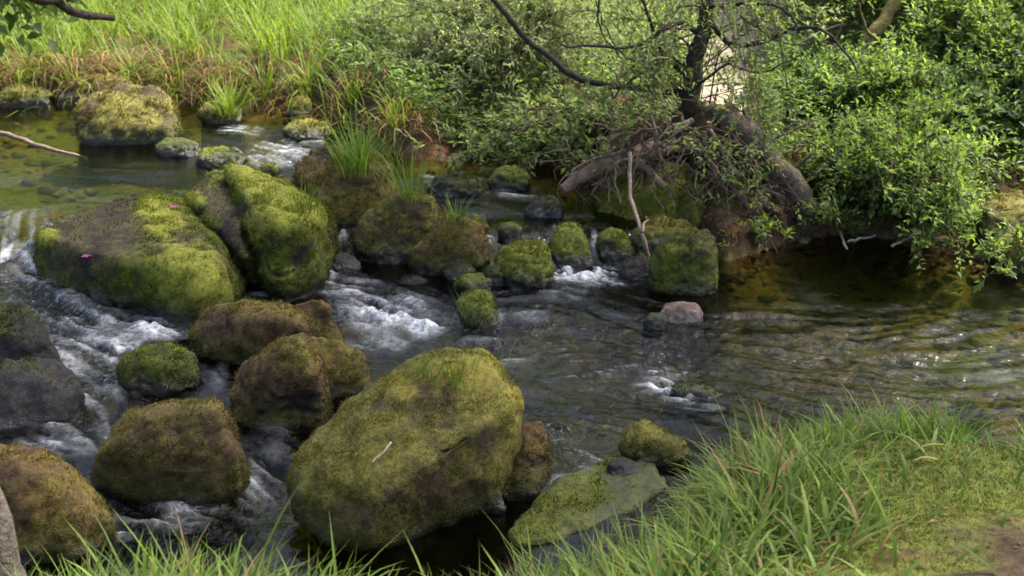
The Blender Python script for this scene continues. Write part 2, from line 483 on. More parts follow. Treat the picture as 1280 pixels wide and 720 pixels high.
rock([(772, 338), (780, 324), (800, 318), (818, 326), (822, 340), (805, 347), (780, 346)], 'dark wet grey stone at the foot of the pale stick', .0, .8, moss='dark', cover=.3, name='wet_stone')
rock([(568, 392), (575, 376), (596, 367), (612, 372), (622, 402), (615, 412), (590, 413), (572, 406)], 'small bright green moss stone alone amid the current', .0, .8, moss='green', cover=1.0, dep=.42, rough=1.5, fac=3)
rock([(553, 340), (565, 331), (582, 330), (596, 340), (590, 351), (565, 350)], 'flat dark stone tucked against the pyramid-shaped boulder', .03, .8, moss='dark', cover=.5, name='wet_stone')
rock([(568, 358), (580, 347), (600, 344), (614, 352), (612, 363), (590, 367)], 'dark green pebble-sized stone just below the sliding water rock', .01, .8, moss='green', cover=.5)
rock([(604, 345), (612, 332), (624, 334), (628, 348), (618, 358), (606, 356)], 'little round dark stone left of the sliding water rock', .01, .8, moss='dark', cover=.6, name='wet_stone')
rock([(823, 390), (830, 380), (850, 377), (872, 380), (880, 390), (874, 400), (850, 406), (828, 404)], 'bare pinkish-brown rock poking out of the right-hand current', .0, .8, moss='bare', cover=.0, name='bare_rock')
rock([(804, 404), (812, 394), (826, 392), (834, 400), (830, 410), (812, 411)], 'small weed-covered stone touching the bare pinkish rock', .0, .8, moss='dark', cover=.5, name='wet_stone')
rock([(408, 328), (416, 319), (436, 317), (452, 325), (448, 335), (420, 337)], 'dark flat wet stone in the white chute', .05, .8, moss='dark', cover=.3, name='wet_stone')
# left rapids group
rock([(240, 414), (258, 390), (300, 378), (345, 381), (382, 396), (384, 440), (370, 462), (300, 458), (262, 440)],
     'brown-topped moss boulder between the white rapids and the chute', .03, .75, moss='brown', cover=.85, ridge=[(300, 386, .25, 'z'), (350, 400, .27, 'z'), (376, 402, .25, 'z')], fac=0, sub=[[(345, 384), (390, 373), (408, 382), (425, 420), (420, 445), (385, 452), (355, 430)]], bulge=.03)
rock([(290, 486), (305, 455), (345, 428), (378, 419), (398, 438), (404, 470), (402, 515), (385, 530), (330, 542), (300, 520)],
     'brown peaked moss boulder directly behind the largest boulder', .0, .8, moss='brown', cover=.85, ridge=[(374, 425, .35, 'z'), (392, 465, .25, 'z'), (335, 450, .28, 'z')], fac=0, sub=[[(385, 424), (415, 424), (448, 440), (461, 468), (455, 486), (432, 492), (400, 500), (388, 470)]], bulge=.03)
rock([(146, 464), (158, 445), (185, 434), (215, 432), (240, 444), (251, 466), (240, 484), (205, 493), (165, 484)],
     'low flat green stone in the left rapids', .02, .8, moss='green', cover=.8)
rock([(-70, 440), (-50, 392), (0, 378), (30, 379), (55, 410), (73, 446), (40, 466), (0, 478), (-60, 478)], 'dark brown angular boulder cut by the photo edge, above the smooth grey one', .04, .8, moss='dark', cover=.35, name='wet_boulder')
rock([(-50, 490), (-20, 466), (30, 448), (65, 447), (92, 464), (101, 490), (90, 516), (50, 530), (0, 537), (-40, 530)], 'smooth bare dark grey boulder beside the left rapids', .01, .8, moss='dark', cover=.08, name='wet_boulder', rough=.5)
rock([(118, 575), (135, 548), (165, 520), (205, 506), (268, 503), (288, 530), (298, 570), (299, 606), (270, 622), (235, 633), (190, 625), (160, 605), (125, 588)],
     'rounded olive-brown moss boulder standing alone before the front grass', .0, .8, moss='olive_brown', cover=1.15, ridge=[(264, 513, .31, 'z'), (200, 517, .31, 'z'), (163, 545, .25, 'z'), (286, 560, .19, 'z')])
rock([(-60, 590), (-20, 562), (40, 565), (90, 588), (118, 625), (138, 660), (132, 690), (80, 702), (0, 705), (-60, 700)], 'big brown moss boulder beside the pale tree trunk', .0, .75, moss='brown', cover=.8, ridge=[(50, 595, .09)])
# the largest one
rock([(363, 596), (372, 572), (400, 540), (440, 505), (470, 478), (510, 456), (560, 442), (600, 440), (630, 468), (650, 505), (653, 530), (635, 558), (610, 595), (580, 622), (545, 648), (515, 672), (490, 694), (440, 690), (395, 668), (367, 635)],
     'largest boulder, domed with olive moss, grass sprigs and a twig on top', .0, .72, dep=.9, moss='olive', cover=1.3, ridge=[(560, 447, .46, 'z'), (600, 446, .45, 'z'), (500, 497, .38, 'z'), (450, 540, .33, 'z'), (400, 588, .23, 'z'), (628, 515, .37, 'z'), (560, 590, .26, 'z'), (505, 645, .17, 'z')], bulge=.02, under=.70, lush=[(605, 462, 26), (640, 500, 16), (560, 468, 26), (500, 490, 20), (630, 530, 12)], rough=.5)
rock([(612, 566), (625, 545), (650, 533), (675, 531), (681, 545), (672, 590), (668, 622), (640, 628), (615, 610)], 'blocky stone with a dark hollow leaning on the largest boulder', .0, .8, moss='brown', cover=.8, ridge=[(650, 560, .03)])
rock([(583, 622), (592, 602), (612, 604), (628, 625), (632, 640), (600, 642)], 'thin grey-green slab wedged below the largest boulder', .0, .7, moss='dark', cover=.6, name='wet_stone')
rock([(779, 552), (788, 534), (806, 527), (830, 536), (852, 552), (862, 572), (850, 582), (815, 582), (788, 570)], 'small olive moss rock nearest the front grass bank', .0, .8, moss='olive', cover=.95)
rock([(756, 588), (764, 574), (780, 570), (798, 580), (800, 594), (780, 602), (760, 600)], 'small black wet stone left of the rock by the front grass', .0, .8, moss='dark', cover=.1, name='wet_stone')
rock([(832, 486), (850, 478), (880, 482), (908, 496), (912, 506), (890, 508), (850, 500)], 'narrow green ridge of rock awash in a small foam burst', -.02, .6, moss='green', cover=.9, dep=.30)
rock([(636, 664), (700, 634), (770, 609), (822, 597), (832, 608), (780, 642), (700, 670), (650, 676)], 'long low green slab, awash, lying slantwise below the front grass', .02, .5, .03, moss='green', cover=.85, dry=.055, dep=.72, fac=0, rough=.5)
rock([(52, 520), (62, 510), (85, 506), (100, 512), (98, 522), (70, 528)], 'pale pinkish stone at the foot of the smooth grey boulder', .0, .8, moss='bare', cover=0, name='bare_rock')
rock([(112, 362), (120, 354), (140, 355), (148, 368), (135, 376), (116, 374)], 'little green wet stone in the foam under the long slab', .12, .8, moss='green', cover=.5)
rock([(146, 370), (152, 362), (166, 364), (172, 376), (160, 382), (148, 380)], 'little black wet stone against the front of the long slab', .11, .8, moss='dark', cover=.2, name='wet_stone')
# far side, under roots and beyond
rock([(738, 262), (750, 225), (790, 204), (840, 200), (880, 214), (890, 250), (872, 282), (820, 290), (760, 284)], 'dark green boulder in deep shade under the tree roots', .06, .7, moss='green', cover=.8, rough=1.2)
rock([(1228, 282), (1232, 256), (1255, 242), (1290, 240), (1320, 262), (1315, 296), (1270, 300), (1240, 294)], 'olive moss boulder on the far shore at the photo edge', .12, .8, moss='olive', cover=.7)
rock([(1250, 318), (1256, 296), (1275, 284), (1310, 290), (1330, 318), (1310, 338), (1262, 332)], 'brown boulder half in the water below the edge moss boulder', .02, .8, moss='brown', cover=.5)
rock([(530, 236), (545, 220), (575, 216), (604, 226), (600, 244), (560, 248)], 'wet grey-green rock beneath the low willow branches', .17, .7, moss='dark', cover=.5, name='wet_stone')
rock([(612, 226), (622, 210), (645, 207), (660, 220), (655, 236), (625, 238)], 'shaded green stone beneath the pale log end', .16, .8, moss='green', cover=.6)
rock([(655, 262), (668, 248), (690, 246), (706, 258), (700, 270), (668, 272)], 'dark wet stone in the pool above the mid stream cascade', .15, .8, moss='dark', cover=.3, name='wet_stone')

def hull_points(r):
    o = np.array(r['o'], float)
    k = int(np.argmax(o[:, 1]))
    pyb, pyt = o[:, 1].max(), o[:, 1].min()
    base = P(o[k, 0], pyb, r['wl'])
    yf = base[1]
    dist = math.sqrt(yf ** 2 + (H - r['wl']) ** 2)
    width = (o[:, 0].max() - o[:, 0].min()) / FPX * dist
    hgt_px = (pyb - pyt) / FPX * dist
    depth = max(width * r['dr'], hgt_px * .9)
    depth = min(depth, hgt_px * 2.2)
    if r['dep']: depth = r['dep']
    pts = []
    def py_y(px, py):
        t = (pyb - py) / (pyb - pyt)
        return yf + depth * .72 * t
    for px, py in o:
        q = PY(px, py, py_y(px, py))
        if q[2] < r['wl'] - .02: q = P(px, py, r['wl'] - .02)
        pts.append(q)
    top = [q for q, (px, py) in zip(pts, o) if (pyb - py) / (pyb - pyt) > .45]
    cx, cy = o.mean(0)
    if not any(len(t) == 4 for t in r['ridge']):
        rq = np.random.default_rng(int(o.sum()) % 10007)
        wpx = o[:, 0].max() - o[:, 0].min()
        for k_ in range(3):      # a broken crest: a few corners standing forward of the outline
            a = cx + wpx * (-.24 + .24 * k_ + rq.uniform(-.07, .07)); b = cy - (pyb - pyt) * rq.uniform(.02, .2)
            pts.append(PY(a, b, py_y(a, b) - r['bulge'] * depth * rq.uniform(.7, 1.25)))
    for rg_ in r['ridge']:
        if len(rg_) == 4:
            pts.append(P(rg_[0], rg_[1], rg_[2])); continue
        a, b, db = rg_
        pts.append(PY(a, b, py_y(a, b) - r['bulge'] * depth * .8 - db * .5))
    pts = np.array(pts)
    cen = pts.mean(0)
    dn = pts[:len(o)].copy()
    dn[:, :2] = cen[:2] + (dn[:, :2] - cen[:2]) * r['under'] * 1.0
    dn[:, 2] = r['wl'] - .22
    dn2 = dn.copy(); dn2[:, 1] += depth * .2
    bk = np.array(top)
    bk[:, 0] = cen[0] + (bk[:, 0] - cen[0]) * .85
    bk[:, 1] += depth * .26
    bk[:, 2] = r['wl'] + (bk[:, 2] - r['wl']) * .6
    return np.vstack([pts, dn, dn2, bk]), width, base

hull_obs = []
for r in ROCKS:
    pts, width, base = hull_points(r)
    r['w'] = width; r['base'] = base
    bm = bmesh.new()
    for p in pts: bm.verts.new(p)
    bmesh.ops.convex_hull(bm, input=bm.verts)
    for so_ in r['sub']:         # a second block grown together with the first
        rg2 = ()
        if isinstance(so_, tuple): so_, rg2 = so_
        p2_, _, _ = hull_points(dict(r, o=so_, ridge=rg2))
        vs_ = [bm.verts.new(p) for p in p2_]
        bmesh.ops.convex_hull(bm, input=vs_)
    me = bpy.data.meshes.new('hull_source')
    bm.to_mesh(me); bm.free()
    ob = bpy.data.objects.new('hull_source', me)
    C.objects.link(ob)
    rm = ob.modifiers.new('r', 'REMESH'); rm.mode = 'VOXEL'
    rm.voxel_size = r['vox'] or float(np.clip(width * .028, .009, .02))
    s = ob.modifiers.new('s', 'SMOOTH'); s.factor = .5; s.iterations = r['sm']
    hull_obs.append(ob)
dg = bpy.context.evaluated_depsgraph_get()
dg.update()
raw = []
for ob in hull_obs:
    ev = ob.evaluated_get(dg)
    me = ev.to_mesh()
    V = np.empty(len(me.vertices) * 3, np.float32); me.vertices.foreach_get('co', V)
    me.calc_loop_triangles()
    T = np.empty(len(me.loop_triangles) * 3, np.int32); me.loop_triangles.foreach_get('vertices', T)
    raw.append((V.reshape(-1, 3).astype(float), T.reshape(-1, 3)))
    ev.to_mesh_clear()
for ob in hull_obs:
    me = ob.data
    bpy.data.objects.remove(ob); bpy.data.meshes.remove(me)

def vnormals(V, T):
    fn = np.cross(V[T[:, 1]] - V[T[:, 0]], V[T[:, 2]] - V[T[:, 0]])
    n = np.zeros_like(V)
    for k in range(3): np.add.at(n, T[:, k], fn)
    return unit(n), fn

PAL = {  # (light, mid, dark) moss tints
    'olive': ((.155, .138, .030), (.102, .091, .022), (.068, .048, .024)),
    'olive_brown': ((.138, .116, .028), (.094, .076, .022), (.068, .044, .020)),
    'yellow': ((.19, .165, .028), (.12, .11, .02), (.07, .06, .02)),
    'green': ((.145, .160, .020), (.080, .095, .014), (.050, .046, .015)),
    'brown': ((.150, .122, .028), (.118, .080, .026), (.074, .047, .023)),
    'dark': ((.045, .05, .016), (.03, .034, .014), (.022, .02, .012)),
    'bare': ((.2, .14, .11), (.14, .10, .08), (.09, .06, .05)),
}
STONE = {'bare': ((.20, .14, .115), (.09, .065, .05)), 'dark': ((.040, .038, .035), (.018, .016, .014))}
FOOT = []   # rock footprints at the waterline for ripples and foam collars
def tri_sample(V, T, w, n, r):
    p = w / w.sum()
    f = r.choice(len(T), n, p=p)
    u = r.random((n, 1)); v = r.random((n, 1))
    fl = (u + v) > 1
    u = np.where(fl, 1 - u, u); v = np.where(fl, 1 - v, v)
    return V[T[f, 0]] * (1 - u - v) + V[T[f, 1]] * u + V[T[f, 2]] * v, f

MOSS_TOTAL = 0
rock_surface = {}
for k, (r, (V, T)) in enumerate(zip(ROCKS, raw)):
    rr = np.random.default_rng(100 + k)
    s = r['w']; off = rr.random(3) * 50
    cen = V[V[:, 2] > r['wl']].mean(0)
    view = unit(np.array([0, 0, H]) - cen)
    for _ in range(r['fac']):   # split faces: flats broken off the side one sees and the top
        nf = unit(view * rr.uniform(.5, 1.0) + np.array([0, 0, .35]) + rr.normal(0, .55, 3))
        h = (V - cen) @ nf
        lim = h.max() * rr.uniform(.72, .95)
        over = np.clip(h - lim, 0, None)
        V = V - nf * (over * .97)[:, None]
    n, _ = vnormals(V, T)
    q = V / s
    d = (fbm(q * 2.3 + off, 3) - .5) * .055 * s * r['rough']
    rid = 1 - np.abs(fbm(q * 3.2 + off + 9, 4) - .5) * 2
    d = d + (rid - .84) * .085 * s * r['rough']
    cells = fbm(V * 14 + off, 4) - .5
    d = d + cells * .028 * min(1, s / .5)
    V = V + n * d[:, None]
    n, fn = vnormals(V, T)
    hz = V[:, 2] - r['wl'] + r['dry']
    nz = n[:, 2]
    m1 = fbm(V * 5 + off, 4); m2 = fbm(V * 16 + off + 4, 4); m3 = fbm(V * 45 + off, 3)
    thr = (1 - r['cover']) * 1.5 - .5
    mossm = sstep(thr - .15, thr + .25, nz * .55 + (m1 - .5) * 1.7 + (m2 - .5) * .8 + .15) * sstep(-.01, .03, hz + .05 * (m2 - .5))
    if r['cover'] <= .01: mossm = mossm * 0
    for a, b, rp_ in r['bare']:
        d_ = unit(ray(a, b)); w_ = V - np.array([0, 0, H]); tt_ = w_ @ d_
        rad_ = rp_ / FPX * np.median(tt_)
        mossm = mossm * (.25 + .75 * sstep(.5, 1.2, np.linalg.norm(w_ - tt_[:, None] * d_, axis=1) / rad_ + .9 * (m2 - .5)))
    st = STONE.get(r['moss'], ((.058, .042, .030), (.028, .020, .014)))
    scol = lerp(np.tile(np.array(st[1]), (len(V), 1)), np.array(st[0]), sstep(.35, .65, m1 * .5 + m2 * .5))
    pl, pm_, pd = (np.array(c) for c in PAL[r['moss']])
    tone = np.clip(.56 + (m1 - .5) * 2.8 + (m2 - .5) * 2.0 + (nz - .5) * .35, 0, 1)
    pl, pm_, pd = pl * .86, pm_ * .86, pd * .86
    mcol = np.where((tone < .5)[:, None], lerp(np.tile(pd, (len(V), 1)), pm_, tone * 2), lerp(np.tile(pm_, (len(V), 1)), pl, np.clip(tone * 2 - 1, 0, 1)))
    for a, b, rp_ in r['lush']:      # thick bright cushions
        d_ = unit(ray(a, b)); w_ = V - np.array([0, 0, H]); tt_ = w_ @ d_
        pr_ = np.linalg.norm(w_ - tt_[:, None] * d_, axis=1) / (rp_ / FPX * np.median(tt_)) + 1.2 * (m2 - .5) + .6 * (m3 - .5)
        lu = (1 - sstep(.55, 1.15, pr_)) * (nz > -.1)
        mossm = np.maximum(mossm, lu)
        mcol = lerp(mcol, np.array([.20, .205, .026]) if r['moss'] == 'green' else np.array([.19, .165, .026]), lu * .8)
        V = V + n * (lu * .012)[:, None]
    # algae film low down stays green and wet
    low = 1 - sstep(.02, .16, hz + .12 * (m1 - .5))
    mcol = lerp(mcol, np.array([.05, .062, .012]), low * .6)
    c = lerp(scol, mcol, mossm)
    wet = 1 - sstep(.015, .06, hz + .03 * (m2 - .5))
    c = c * (1 - .55 * wet[:, None])
    c = lerp(c, np.array([.030, .032, .012]), 1 - sstep(-.03, .0, hz))     # dark olive below the waterline
    V = V + n * (mossm * (.006 + .014 * m3))[:, None]
    loc = np.array([V[:, 0].mean(), V[:, 1].mean(), r['wl'] - .1])
    o = mk(r['name'], V, T, M_rock, c, loc=loc, smooth=True, attrs={'wet': wet})
    tag(o, r['label'], 'rock', 'rocks in and beside the stream')
    r['obj'] = o; r['V'] = V; r['T'] = T; r['n'] = n
    # moss fibres
    if r['cover'] > .01:
        fa = np.linalg.norm(fn, axis=1) * .5
        fw = fa * np.clip(mossm[T].mean(1), 0, 1) * (.15 + 1.7 * sstep(.35, .62, m3[T].mean(1) * .5 + m2[T].mean(1) * .5)) * (V[T].mean(1)[:, 2] > r['wl'])
        vis = (unit(fn)[:, 1] < .75)       # the rear sides are bare of fibres where nothing looks
        fw = fw * np.where(vis, 1, .25)
        dist = np.linalg.norm(loc - np.array([0, 0, H]))
        fl = .0023 * dist                     # fibre length grows with distance: long-range tufts
        cnt = int(min(34000, fw.sum() / (fl * fl * .55) * 1.3))
        if cnt > 40:
            pts, f = tri_sample(V, T, fw, cnt, rr)
            nn = unit(n[T[f]].mean(1))
            dirs = unit(nn + rr.normal(0, .55, nn.shape) + np.array([0, 0, .25]))
            L = fl * rr.uniform(.4, 1.3, cnt) * (.5 + 1.2 * sstep(.35, .65, m2[T[f]].mean(1))); W = fl * rr.uniform(.22, .42, cnt)
            sd = unit(np.cross(dirs, rr.normal(0, 1, dirs.shape)))
            b = pts - nn * .002
            tri = np.stack([b - sd * W[:, None] * .5, b + sd * W[:, None] * .5, b + dirs * L[:, None]], 1)
            cc = c[T[f]].mean(1) * rr.uniform(.7, 1.45, (cnt, 1))
            cc = np.stack([cc * .8, cc * .8, cc * 1.3], 1).reshape(-1, 3)
            mo = mk('moss', tri.reshape(-1, 3), np.arange(cnt * 3).reshape(-1, 3), M_moss, cc, loc=loc, parent=o)
            tag(mo, kind='stuff')
            MOSS_TOTAL += cnt
    wlm = np.abs(hz) < .05
    if wlm.sum() > 8:
        FOOT.append(V[wlm][:, :2])

def rock_by(word):
    return next(r for r in ROCKS if word in r['label'])

# ------------------------------------------------------------------ water
WX = axis(-4.6, 4.4, .0115, -14, 14, 20)
WY = np.exp(np.arange(math.log(2.5), math.log(10.6), .0036))
wx, wy = np.meshgrid(WX, WY)
LX0, LX1, LY0, LY1, LS = -4.8, 4.6, 2.4, 10.8, .0095
lnx, lny = int((LX1 - LX0) / LS), int((LY1 - LY0) / LS)
flow_px = [(20, 200, .3, 1, -.2), (150, 240, .3, 1, -.4), (250, 170, .3, 1, -.3), (330, 190, .27, .8, -.6), (420, 290, .12, .25, -1), (400, 350, .05, .8, -.5), (440, 370, .04, .9, -.5),
           (480, 400, .02, 1, -.3), (20, 300, .2, .3, -1), (60, 400, .1, .7, -.8), (180, 420, .08, .9, -.35), (120, 350, .1, .8, -.5), (100, 480, .02, .7, -.8), (270, 560, 0, .7, -.6), (330, 560, 0, .8, -.5), (150, 640, 0, .6, -.6),
           (560, 440, 0, 1, -.25), (700, 440, 0, 1, -.15), (1000, 450, 0, 1, .02), (1200, 440, 0, 1, .1), (720, 320, 0, .3, -1), (720, 370, 0, .9, -.5), (600, 230, .18, .9, -.3), (680, 260, .15, .8, -.5), (850, 480, 0, 1, -.4), (700, 560, 0, .9, -.3)]
FL = [(P(a, b, z), u, v) for a, b, z, u, v in flow_px]
lx, ly = np.meshgrid(LX0 + np.arange(lnx) * LS, LY0 + np.arange(lny) * LS)
U = np.zeros_like(lx); Vv = np.zeros_like(lx); Dn = np.zeros_like(lx)
for p, u, v in FL:
    w = 1 / ((lx - p[0]) ** 2 + (ly - p[1]) ** 2 + .05) ** 2
    U += w * u; Vv += w * v; Dn += w
U /= Dn; Vv /= Dn
l3 = np.stack([lx, ly, 0 * lx], -1)
sw = fbm(l3 * 2.2 + 31, 3) - .5
ang = np.arctan2(Vv, U) + sw * 1.6
U, Vv = np.cos(ang), np.sin(ang)
def box(a, n):
    for ax in (0, 1):
        c = np.cumsum(np.concatenate([np.repeat(np.take(a, [0], ax), n + 1, ax), a, np.repeat(np.take(a, [-1], ax), n, ax)], ax), ax)
        sl1 = [slice(None)] * 2; sl2 = [slice(None)] * 2
        sl1[ax] = slice(2 * n + 1, None); sl2[ax] = slice(0, -(2 * n + 1))
        a = (c[tuple(sl1)] - c[tuple(sl2)]) / (2 * n + 1)
    return a
def lic(noise, steps):
    acc = noise.copy(); cnt = 1
    for sgn in (1, -1):
        fx = np.tile(np.arange(lnx, dtype=float), (lny, 1)); fy = np.tile(np.arange(lny, dtype=float)[:, None], (1, lnx))
        for _ in range(steps):
            ix = np.clip(fx.astype(int), 0, lnx - 1); iy = np.clip(fy.astype(int), 0, lny - 1)
            fx = fx + sgn * U[iy, ix]; fy = fy + sgn * Vv[iy, ix]
            ix = np.clip(fx.astype(int), 0, lnx - 1); iy = np.clip(fy.astype(int), 0, lny - 1)
            acc += noise[iy, ix]; cnt += 1
    a = acc / cnt
    return (a - a.mean()) / a.std()
rl = np.random.default_rng(5)
lic_f = lic(box(rl.random((lny, lnx)), 1), 19)        # fine streaks
lic_c = lic(box(box(rl.random((lny, lnx)), 4), 3), 14)    # broad tongues
def lsample(a, x, y):
    fx = np.clip((x - LX0) / LS, 0, lnx - 1.01); fy = np.clip((y - LY0) / LS, 0, lny - 1.01)
    i, j = fx.astype(int), fy.astype(int); u, v = fx - i, fy - j
    return (a[j, i] * (1 - u) + a[j, i + 1] * u) * (1 - v) + (a[j + 1, i] * (1 - u) + a[j + 1, i + 1] * u) * v

foam_glint_px = [(10, 322, .13, 60, 16, .95), (60, 342, .12, 40, 14, .8), (110, 356, .12, 30, 10, .6), (70, 395, .09, 70, 26, .55), (140, 405, .08, 40, 18, .45), (195, 412, .07, 38, 9, 1.1), (225, 400, .07, 25, 7, 1.0), (150, 440, .05, 22, 14, .9),
           (110, 440, .05, 40, 25, .6), (110, 500, .02, 45, 28, .5), (60, 560, 0, 40, 20, .45), (190, 645, 0, 80, 22, .5), (330, 600, 0, 36, 45, .48), (110, 545, 0, 40, 25, .45), (15, 285, .2, 26, 16, .12), (280, 470, .02, 16, 25, .35),  # faint lower-left froth stands in for sky reflected in the chop
           (480, 392, .02, 52, 20, 1.15), (530, 410, .01, 26, 13, .9), (440, 362, .04, 34, 14, .7), (428, 300, .1, 12, 16, .95), (400, 340, .05, 22, 9, .7), (470, 432, .0, 44, 10, .55), (340, 368, .04, 40, 6, .6), (520, 350, .03, 22, 8, .3),
           (725, 344, .0, 44, 12, 1.35), (765, 352, 0, 36, 6, .7), (695, 318, .06, 5, 18, .75), (744, 320, .04, 5, 12, .6), (705, 372, 0, 32, 12, .5), (625, 348, .02, 12, 8, .5), (640, 310, .08, 16, 10, .45),
           (340, 190, .27, 50, 14, .6), (375, 178, .26, 26, 7, .65), (300, 163, .29, 26, 7, .55), (275, 150, .29, 16, 5, .5), (390, 210, .24, 20, 10, .5), (555, 224, .19, 30, 5, .7), (650, 240, .17, 36, 5, .7), (600, 238, .18, 24, 5, .5), (610, 296, .15, 20, 4, .5), (700, 290, .14, 14, 5, .6),
           (822, 484, 0, 26, 12, .95), (858, 492, 0, 26, 8, .8), (880, 508, 0, 30, 6, .5), (660, 400, 0, 40, 12, .3), (640, 455, 0, 40, 12, .3), (600, 430, 0, 30, 8, .35), (760, 400, 0, 50, 12, .25), (940, 450, 0, 60, 16, .22), (1120, 470, 0, 120, 22, .22), (740, 560, 0, 50, 20, .25), (690, 610, 0, 20, 14, .25),  # weak right-hand patches paint ripple highlights as thin froth
           (1240, 470, 0, 80, 30, .22), (650, 360, 0, 20, 6, .35), (150, 268, .3, 30, 4, .35)]
turb_px = [(60, 380, .1, 130, 70, 1.0), (120, 480, .03, 90, 60, .9), (480, 395, .02, 80, 35, 1.0), (430, 310, .1, 25, 40, .8), (400, 345, .05, 50, 20, .7), (730, 345, 0, 60, 18, .8), (340, 190, .27, 70, 22, .7), (640, 420, 0, 130, 50, .8), (800, 450, 0, 170, 60, .75), (1050, 460, 0, 240, 60, .5),
           (1250, 440, 0, 150, 50, .4), (720, 560, 0, 90, 70, .8), (200, 640, 0, 120, 50, .95), (320, 580, 0, 60, 70, .9), (600, 235, .18, 90, 14, .5), (850, 488, 0, 60, 18, .6), (950, 400, 0, 100, 25, .3), (15, 290, .2, 30, 25, .12)]
def blobs(lst, x, y):
    out = np.zeros_like(x)
    for a, b, z, rx, ry, s in lst:
        p = P(a, b, z); dist = np.linalg.norm(p - np.array([0, 0, H])); sa = (H - z) / dist
        sx = rx / FPX * dist; sy = ry / FPX * dist / sa
        out = np.maximum(out, s * np.exp(-((x - p[0]) / sx) ** 2 * .9 - ((y - p[1]) / sy) ** 2 * .9))
    return out
foam0 = blobs(foam_glint_px, wx, wy); turb = np.maximum(blobs(turb_px, wx, wy), .06)
turb = turb * (1 - .92 * blobs([(15, 284, .22, 45, 20, 1.0)], wx, wy))
# ripples and froth hugging the rocks
coll = np.zeros_like(wx)
ci = np.searchsorted(WX, np.concatenate(FOOT)[:, 0]).clip(0, len(WX) - 1); cj = np.searchsorted(WY, np.concatenate(FOOT)[:, 1]).clip(0, len(WY) - 1)
coll[cj, ci] = 1
coll = box(box((box(coll, 1) > 0).astype(float), 2), 1)
lf = lsample(lic_f, wx, wy); lc = lsample(lic_c, wx, wy)
w3 = np.stack([wx, wy, 0 * wx], -1)
lv = level(wx, wy)
wz = lv + turb * (.014 * lc + .0085 * lf) + (fbm(w3 * 4 + 2, 3) - .5) * (.012 + .035 * turb) + (fbm(w3 * 16 + 8, 2) - .5) * .02 * turb
fo = foam0 + coll * .22 * sstep(.25, .8, turb + foam0)
boil = fbm(w3 * 13 + 40, 4) - .5
foam = np.clip((fo - .16) * 1.05, 0, 1) * np.clip(.26 + .50 * lf + .26 * lc + 1.1 * boil, 0, 1.4) + np.clip((fo - .75) * 1.3, 0, .5) * np.clip(.7 + 2.5 * boil + .25 * lf, 0, 1)
foam = np.clip(foam, 0, .95)
wz = wz + foam * .008 + sstep(.4, 1.1, foam0) * boil * .14
bedz = ground_h(wx, wy)
depth = np.clip(lv - bedz, 0, 1)
inside = ((wy < y_far(wx) + .35) & (wy > y_near(wx) - .35))
inside &= (bedz < wz + .12)
keep = inside[:-1, :-1] & inside[1:, :-1] & inside[:-1, 1:] & inside[1:, 1:]
wny, wnx = wx.shape
ii = (np.arange(wny - 1)[:, None] * wnx + np.arange(wnx - 1)[None])[keep]
q = np.stack([ii, ii + 1, ii + wnx + 1, ii + wnx], -1)
used = np.unique(q); remap = np.full(wny * wnx, -1); remap[used] = np.arange(len(used))
wv = np.stack([wx, wy, wz], -1).reshape(-1, 3)[used]

m, nt, out = mat_new('stream_water')
L = nt.links.new
fa = N(nt, 'ShaderNodeAttribute', attribute_name='foam'); da = N(nt, 'ShaderNodeAttribute', attribute_name='depth'); ta = N(nt, 'ShaderNodeAttribute', attribute_name='turb')
geo = N(nt, 'ShaderNodeNewGeometry')
nz1 = N(nt, 'ShaderNodeTexNoise', Scale=22.0, Detail=3.0, Roughness=.6, Distortion=1.2); nz2 = N(nt, 'ShaderNodeTexNoise', Scale=70.0, Detail=2.0)
L(geo.outputs['Position'], nz1.inputs['Vector']); L(geo.outputs['Position'], nz2.inputs['Vector'])
mad = N(nt, 'ShaderNodeMath', operation='MULTIPLY_ADD'); mad.inputs[1].default_value = .25
L(nz2.outputs['Fac'], mad.inputs[0]); L(nz1.outputs['Fac'], mad.inputs[2])
bst = N(nt, 'ShaderNodeMapRange'); bst.inputs[3].default_value = .10; bst.inputs[4].default_value = .75
L(ta.outputs['Fac'], bst.inputs[0])
bp = N(nt, 'ShaderNodeBump', Distance=.03); L(bst.outputs[0], bp.inputs['Strength']); L(mad.outputs[0], bp.inputs['Height'])
fr = N(nt, 'ShaderNodeFresnel', IOR=1.33); L(bp.outputs[0], fr.inputs['Normal'])
gl = N(nt, 'ShaderNodeBsdfGlossy', Roughness=.085); L(bp.outputs[0], gl.inputs['Normal'])
cr = N(nt, 'ShaderNodeValToRGB')
cr.color_ramp.elements[0].color = (.90, .84, .66, 1); cr.color_ramp.elements[1].color = (.25, .30, .10, 1); cr.color_ramp.elements[1].position = .40
e = cr.color_ramp.elements.new(.14); e.color = (.62, .62, .34, 1)
L(da.outputs['Fac'], cr.inputs[0])
tr = N(nt, 'ShaderNodeBsdfTransparent'); L(cr.outputs[0], tr.inputs['Color'])
ms = N(nt, 'ShaderNodeMixShader'); L(fr.outputs[0], ms.inputs[0]); L(tr.outputs[0], ms.inputs[1]); L(gl.outputs[0], ms.inputs[2])
df_ = N(nt, 'ShaderNodeBsdfPrincipled', Roughness=.35); df_.inputs['Base Color'].default_value = (.72, .76, .78, 1)
L(bp.outputs[0], df_.inputs['Normal'])
fm = N(nt, 'ShaderNodeMath', operation='MULTIPLY'); fm.inputs[1].default_value = .9
fn_ = N(nt, 'ShaderNodeMapRange'); fn_.inputs[1].default_value = .36; fn_.inputs[2].default_value = .64; fn_.inputs[3].default_value = .35; fn_.inputs[4].default_value = 1.2
